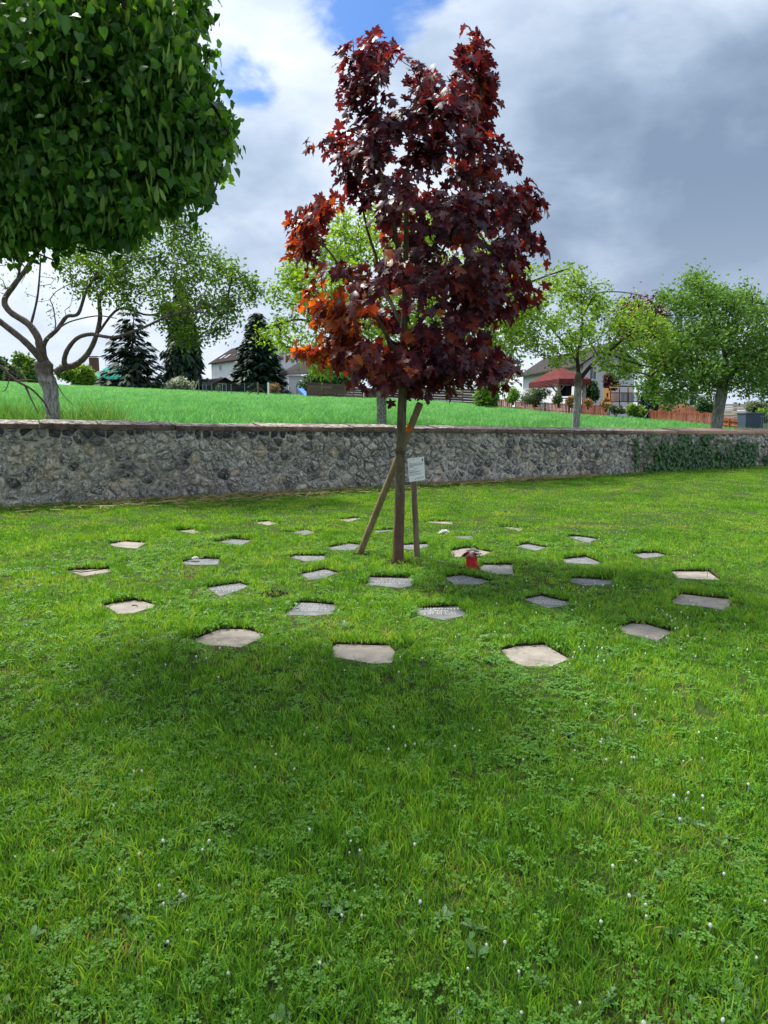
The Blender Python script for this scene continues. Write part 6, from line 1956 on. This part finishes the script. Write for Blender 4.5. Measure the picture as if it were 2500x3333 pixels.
# ------------------------------------------------------------------ fences
def picket_fence(a_px, b_px, n, h, lab, tops=None, posts=None):
    """a_px, b_px: base points on the crop's surface"""
    a = onfield(*a_px); b = onfield(*b_px); a.z -= .2; b.z -= .2; h = h * kk((a_px[0] + b_px[0]) / 2)
    d = (b - a); L = d.length; d.normalize()
    nrm_ = Vector((d.y, -d.x, 0)).normalized()
    if nrm_.y > 0: nrm_ = -nrm_
    t = thing('picket_fence', tuple(a), lab, 'fence')
    w_ = L / n * .70
    pick = MB().prism([(-w_ / 2, 0, -.35), (w_ / 2, 0, -.35), (w_ / 2, 0, h - .04), (0, 0, h), (-w_ / 2, 0, h - .04)], (0, .02, 0)).mesh('picket')
    pick.materials.append(MATS['picket_wood'])
    dh = Vector((d.x, d.y, 0)).normalized(); ang = math.atan2(dh.y, dh.x)
    inv = world_of(t).inverted()
    for k in range(n):
        p = a.lerp(b, (k + .5) / n)
        p.z += RNG.uniform(-.015, .015)
        if tops: p.z += tops(k / n)
        o = bpy.data.objects.new('picket', pick); COL.objects.link(o)
        o.parent = t; o.matrix_parent_inverse = inv
        o.location = p; o.rotation_euler = (0, RNG.gauss(0, .012), ang); o.scale = (RNG.uniform(.92, 1.06), 1, RNG.uniform(.97, 1.04))
    for z in (.12, h - .18):
        MB().prism([a - nrm_ * .03 + Vector((0, 0, z)), b - nrm_ * .03 + Vector((0, 0, z)), b - nrm_ * .03 + Vector((0, 0, z + .06)), a - nrm_ * .03 + Vector((0, 0, z + .06))], -nrm_ * .03).build('rail', 'picket_wood', t)
    m = max(2, int(L / 1.9))
    for k in range(m + 1):
        p = a.lerp(b, k / m) - nrm_ * .09
        MB().box(p + Vector((0, 0, h / 2 - .15)), (.07, .07, h + .2), (dh, nrm_, up_)).build('post', 'picket_wood', t)
    return t
picket_fence((1604, 1317), (1668, 1325), 14, .50, 'short left section of the orange brown picket fence, beside the climbing shrub')
picket_fence((1675, 1327), (1980, 1347), 66, .52, 'long orange brown picket fence in front of the gazebo and the silvery shrubs')
picket_fence((2095, 1357), (2345, 1377), 46, .50, 'orange brown picket fence stepping down in front of the earth mound', tops=lambda u: -.10 * (u * 5 % 1) + .05)
picket_fence((2349, 1377), (2413, 1384), 11, .40, 'redder picket section between the pear trunk and the dark blue bin')

def board_fence(a, b, h, nb, lab, postn, gap=.10, lean=0.0, mat='board_wood', name='board_fence', post_mat=None, top_trim=False):
    d = (b - a); L = d.length; d.normalize(); dh = Vector((d.x, d.y, 0)).normalized()
    nr_ = Vector((dh.y, -dh.x, 0)); nr_ = nr_ if nr_.y < 0 else -nr_
    t = thing(name, tuple(a), lab, 'fence')
    pitch_ = h / nb
    for k in range(postn + 1):
        p = a.lerp(b, k / postn)
        MB().box(p + up_ * (h / 2 - .1) , (.16, .16, h + .35), (dh, nr_, up_)).build('post', post_mat or mat, t)
    for k in range(postn):
        p, q = a.lerp(b, k / postn), a.lerp(b, (k + 1) / postn)
        for j in range(nb):
            z = pitch_ * (j + .5); off = nr_ * (.07 if j % 2 else .085)
            m = (p + q) / 2 + up_ * (z + RNG.gauss(0, .012)) + off
            ax = (((q - p).normalized() + up_ * RNG.gauss(0, .004)).normalized(), nr_, up_)
            MB().box(m, ((q - p).length * .995, .022, pitch_ * (1 - gap * RNG.uniform(.6, 1.1))), ax).build('board', mat, t)
    return t
def fp(px, py, y=None, lift=-.42):
    p = onfield(px, py)
    p.z += lift
    return p
board_fence(fp(1000, 1289), fp(1182, 1294), (1291 - 1253) / F * fp(1090, 1291).y + .5, 6, 'weathered brown board fence left of the pale apple trunk', 5)
board_fence(fp(1262, 1296), fp(1560, 1310), (1303 - 1262) / F * fp(1400, 1303).y + .5, 6, 'weathered brown board fence right of the maple trunk, half hidden by leaves', 6)
# little gate with vertical pales
ga, gb2 = fp(1190, 1294), fp(1258, 1296)
gt = thing('garden_gate', tuple(ga), 'grey wooden garden gate of upright pales between the two board fences', 'gate')
for k in range(12):
    p = ga.lerp(gb2, (k + .5) / 12)
    MB().box(p + up_ * 1.1, ((gb2 - ga).length / 15, .05, 2.4)).build('pale', 'board_wood', gt)
for z in (.5, 1.8): MB().box((ga + gb2) / 2 + up_ * z + Vector((0, .04, 0)), ((gb2 - ga).length, .05, .15), ((gb2 - ga).normalized(), Vector((0, 1, 0)), up_)).build('rail', 'board_wood', gt)
MB().box(ga + Vector((-.1, 0, 1.2)), (.4, .4, 2.9)).build('post', 'post_wood', gt)
# pale woven panels at the right edge
la, lb = at(2346, 1372, 31), at(2432, 1366, 30.2)
for a, b, lab in ((at(2350, 1366, 31), at(2431, 1366, 30.5), 'grey lattice board panel just right of the pear trunk'), (at(2434, 1364, 30.5), at(2560, 1364, 29.8), 'grey lattice board panel running out at the right edge')):
    hh = at(2430, 1313, 30.6).z - at(2430, 1366, 30.6).z
    board_fence(a, b, hh, 7, lab, 2, .22, mat='pale_wood', name='board_fence')
# dark blue bin
bb = at(2442, 1388, 26.2)
bn = thing('storage_bin', tuple(bb), 'dark blue grey plastic storage bin at the end of the picket fence', 'bin')
w2 = 31 / F * bb.y; hb = bb.y * 41 / F
lo = [(-.88, -1), (.88, -1), (.88, 1), (-.88, 1)]
vs = [bb + Vector((x * w2, y * .35, -.12)) for x, y in lo] + [bb + Vector((x * w2 / .88, y * .42, hb)) for x, y in lo]
MB().add(vs, [(0, 1, 5, 4), (1, 2, 6, 5), (2, 3, 7, 6), (3, 0, 4, 7), (4, 5, 6, 7)]).build('body', 'bin_blue', bn)
MB().box(bb + up_ * (hb + .02), (w2 * 2.12, .92, .05)).build('lid', 'bin_blue', bn)
# railing
mt_ = thing('metal_railing', tuple(at(2476, 1392, 26)), 'dark metal railing with thin uprights at the right edge beside the bin', 'railing')
za = at(2490, 1354, 26).z; zb = at(2490, 1394, 26).z
for k in range(14):
    p = at(2477 + k * 6, 1392, 26); MB().tube([(p.x, p.y, zb - .1), (p.x, p.y, za)], .008, 5).build('bar', 'metal_grey', mt_)
p, q = at(2475, 1355, 26), at(2562, 1355, 26)
MB().tube([p, q], .014, 5).build('rail', 'metal_grey', mt_); MB().tube([at(2475, 1385, 26), at(2562, 1385, 26)], .012, 5).build('rail', 'metal_grey', mt_)
# wire mesh fence with leaning posts
mf = thing('wire_fence', tuple(fp(645, 1275)), 'green wire mesh fence on thin posts along the field edge before the dark shed', 'fence')
FPX = [(648, 1273, 1236, 0), (660, 1274, 1250, 0), (672, 1275, 1251, 0), (690, 1276, 1249, 0), (711, 1277, 1251, 0), (753, 1279, 1250, 0), (797, 1281, 1248, 0), (840, 1283, 1244, 1), (873, 1284, 1248, 0), (943, 1287, 1262, 0)]
prev = None
for px, pb, pt_, big_ in FPX:
    b = fp(px, pb); tpp = _at0(px, pt_, b.y)
    MB().tube([b - up_ * .3, Vector((b.x, b.y, tpp.z))], .13 if big_ else .08, 6).build('post', 'post_wood' if big_ else 'metal_grey', mf)
    if big_:
        for dx in (-2.2, 1.9): MB().tube([b + Vector((dx, 0, -.1)), Vector((b.x, b.y, tpp.z - .7))], .07, 5).build('strut', 'post_wood', mf)
    if px == 648: MB().tube([b + Vector((-1.1, 0, -.1)), Vector((b.x, b.y, tpp.z))], .06, 5).build('strut', 'pale_wood', mf)
    prev = b
mb = MB()
for i in range(1, len(FPX) - 1):
    b0, b1 = fp(FPX[i][0], FPX[i][1]), fp(FPX[i + 1][0], FPX[i + 1][1])
    t0 = 2.0
    for j in range(10):
        z = .1 + j * .2
        mb.tube([b0 + up_ * z, b1 + up_ * z], .010, 3, False)
    n = int((b1 - b0).length / .25)
    for j in range(n):
        p = b0.lerp(b1, j / n); mb.tube([p + up_ * .1, p + up_ * 2.0], .008, 3, False)
tag(mb.build('wire_mesh', 'mesh_green', mf), kind='stuff')
ws = thing('tree_stake', tuple(fp(873, 1284)), 'short white stake beside the small orange tree', 'stake')
b = fp(874, 1285); MB().tube([b - up_ * .1, b + up_ * 2.2], [.14, .14], 7).build('pole', 'frame_white', ws)
# blue slide
sl = thing('garden_slide', tuple(fp(985, 1287)), 'small bright blue garden slide left of the brown board fence', 'slide')
yb = 41.5
a, b = at(966, 1266, yb), at(988, 1289, yb - 1)
MB().prism([a, b, b + up_ * .06 + Vector((.0, 0, 0)), a + up_ * .12], (.7, .5, 0)).build('chute', 'slide_blue', sl)
for o_ in (Vector((0, 0, 0)), Vector((.7, .5, 0))): MB().prism([a + o_ + up_ * .1, b + o_ + up_ * .1, b + o_ + up_ * .4, a + o_ + up_ * .4], (.06, .04, 0)).build('side', 'slide_blue', sl)
for o_ in (Vector((.02, .0, 0)), Vector((.7, .5, 0))): MB().tube([a + o_ - up_ * 1.8, a + o_ + up_ * .5], .07, 6).build('leg', 'board_wood', sl)
# earth mound and rocks
mb = MB()
mc = at(2205, 1342, 35); V, Fc = [], []
nx_, ny_ = 26, 10
for j in range(ny_):
    for i in range(nx_):
        u, v = i / (nx_ - 1) * 2 - 1, j / (ny_ - 1) * 2 - 1
        hgt = max(0, (1 - u * u)) ** .7 * max(0, (1 - v * v)) ** .7 * (.55 + .12 * math.sin(u * 9) + RNG.gauss(0, .04))
        V.append((mc.x + u * 2.0, mc.y + v * 1.6, mc.z - .12 + hgt * 1.3))
Fc = [(j * nx_ + i, j * nx_ + i + 1, (j + 1) * nx_ + i + 1, (j + 1) * nx_ + i) for j in range(ny_ - 1) for i in range(nx_ - 1)]
mb.add(V, Fc); o = mb.build('earth_mound', 'mulch', None, True); tag(o, 'mound of red brown bark mulch behind the right picket fence', 'mound'); o['kind'] = 'thing'
for k in range(11):
    p = at(2020 + k * 7 + RNG.uniform(-3, 3), 1332 + RNG.uniform(-4, 8), 33.5)
    mb = MB(); r = RNG.uniform(.20, .40)
    mb.lathe(tuple(p - up_ * r * .5), [(r * .6, 0), (r, r * .35), (r * .85, r * .8), (r * .3, r * 1.05)], 7)
    mb.v = [(x + RNG.gauss(0, r * .12), y, z + RNG.gauss(0, r * .08)) for x, y, z in mb.v]
    o = mb.build('rock', 'rock_grey'); tag(o, 'grey rock in the pile below the wooden play tower', 'rock', 'rocks piled below the play tower', 'thing')

# ------------------------------------------------------------------ ivy on the wall
IV = [crop(1600, 800, .5425, p) for p in (
    [(1130, 1110), (1175, 1115), (1180, 1180), (1250, 1150), (1290, 1120), (1300, 1200), (1320, 1290), (1310, 1340), (1180, 1360), (1000, 1365), (930, 1355), (905, 1330), (960, 1290), (985, 1200), (1010, 1175), (1090, 1185), (1120, 1150)],
    [(1330, 1240), (1400, 1230), (1450, 1210), (1475, 1180), (1500, 1160), (1520, 1190), (1580, 1180), (1585, 1260), (1560, 1310), (1480, 1320), (1440, 1345), (1340, 1340), (1320, 1290)],
    [(850, 1150), (866, 1150), (872, 1260), (866, 1320), (850, 1330), (845, 1240)],
    [(1620, 1270), (1659, 1240), (1750, 1230), (1750, 1330), (1620, 1335)])]
for poly, n, lab in zip(IV, (1500, 800, 90, 260), ('large dark green ivy patch climbing to the coping at the right of the stone wall', 'second ivy patch further right on the stone wall, with a lighter low clump', 'thin single ivy strand on the stone wall left of the big patch', 'ivy patch at the far right end of the stone wall')):
    poly = np.array(poly); x0, y0 = poly.min(0); x1, y1 = poly.max(0)
    P, T, N_, S = [], [], [], []
    while len(P) < n:
        px, py = RNG.uniform(x0, x1), RNG.uniform(y0, y1)
        if not inpoly(np.array(px), np.array(py), poly) and RNG.random() > .12: continue
        s_, z_ = wallhit(px, py)
        if z_ > wtop(s_) + .02 or z_ < .01: continue
        off = .045 + abs(RNG.gauss(0, .04))
        P.append(tuple(wall_p(s_, z_, off)))
        T.append(tuple(WD * RNG.gauss(0, .6) + Vector((0, 0, -.8)) + WN * .3)); N_.append(tuple(WN + Vector((RNG.gauss(0, .35), RNG.gauss(0, .35), .35 + RNG.gauss(0, .3))))); S.append(RNG.uniform(.055, .105))
    P, T, N_, S = map(np.array, (P, T, N_, S))
    c = P.mean(0)
    t = thing('ivy', (c[0], c[1], 0), lab, 'ivy')
    mb = MB()
    for k in range(max(3, n // 90)):
        px = RNG.uniform(x0 + 8, x1 - 8); s_, _ = wallhit(px, y1 - 5)
        pts = [wall_p(s_ + RNG.gauss(0, .04) * j, .02 + j * .13, .04) for j in range(8)]
        pts = [p for p in pts if p.z < wtop(s_) - .02]
        if len(pts) > 1: mb.tube(pts, [.007 - .0006 * j for j in range(len(pts))], 5)
    if mb.v: mb.build('stems', 'twig_bark', t)
    leaf_parts([T_IVY], P, T, N_, S, np.clip(NR.normal(.45, .25, n), 0, 1), 'ivy_leaf', t, min(n, 290), P[:, 1] - S * 20, [.1, .4, .7, .95], 'foliage')
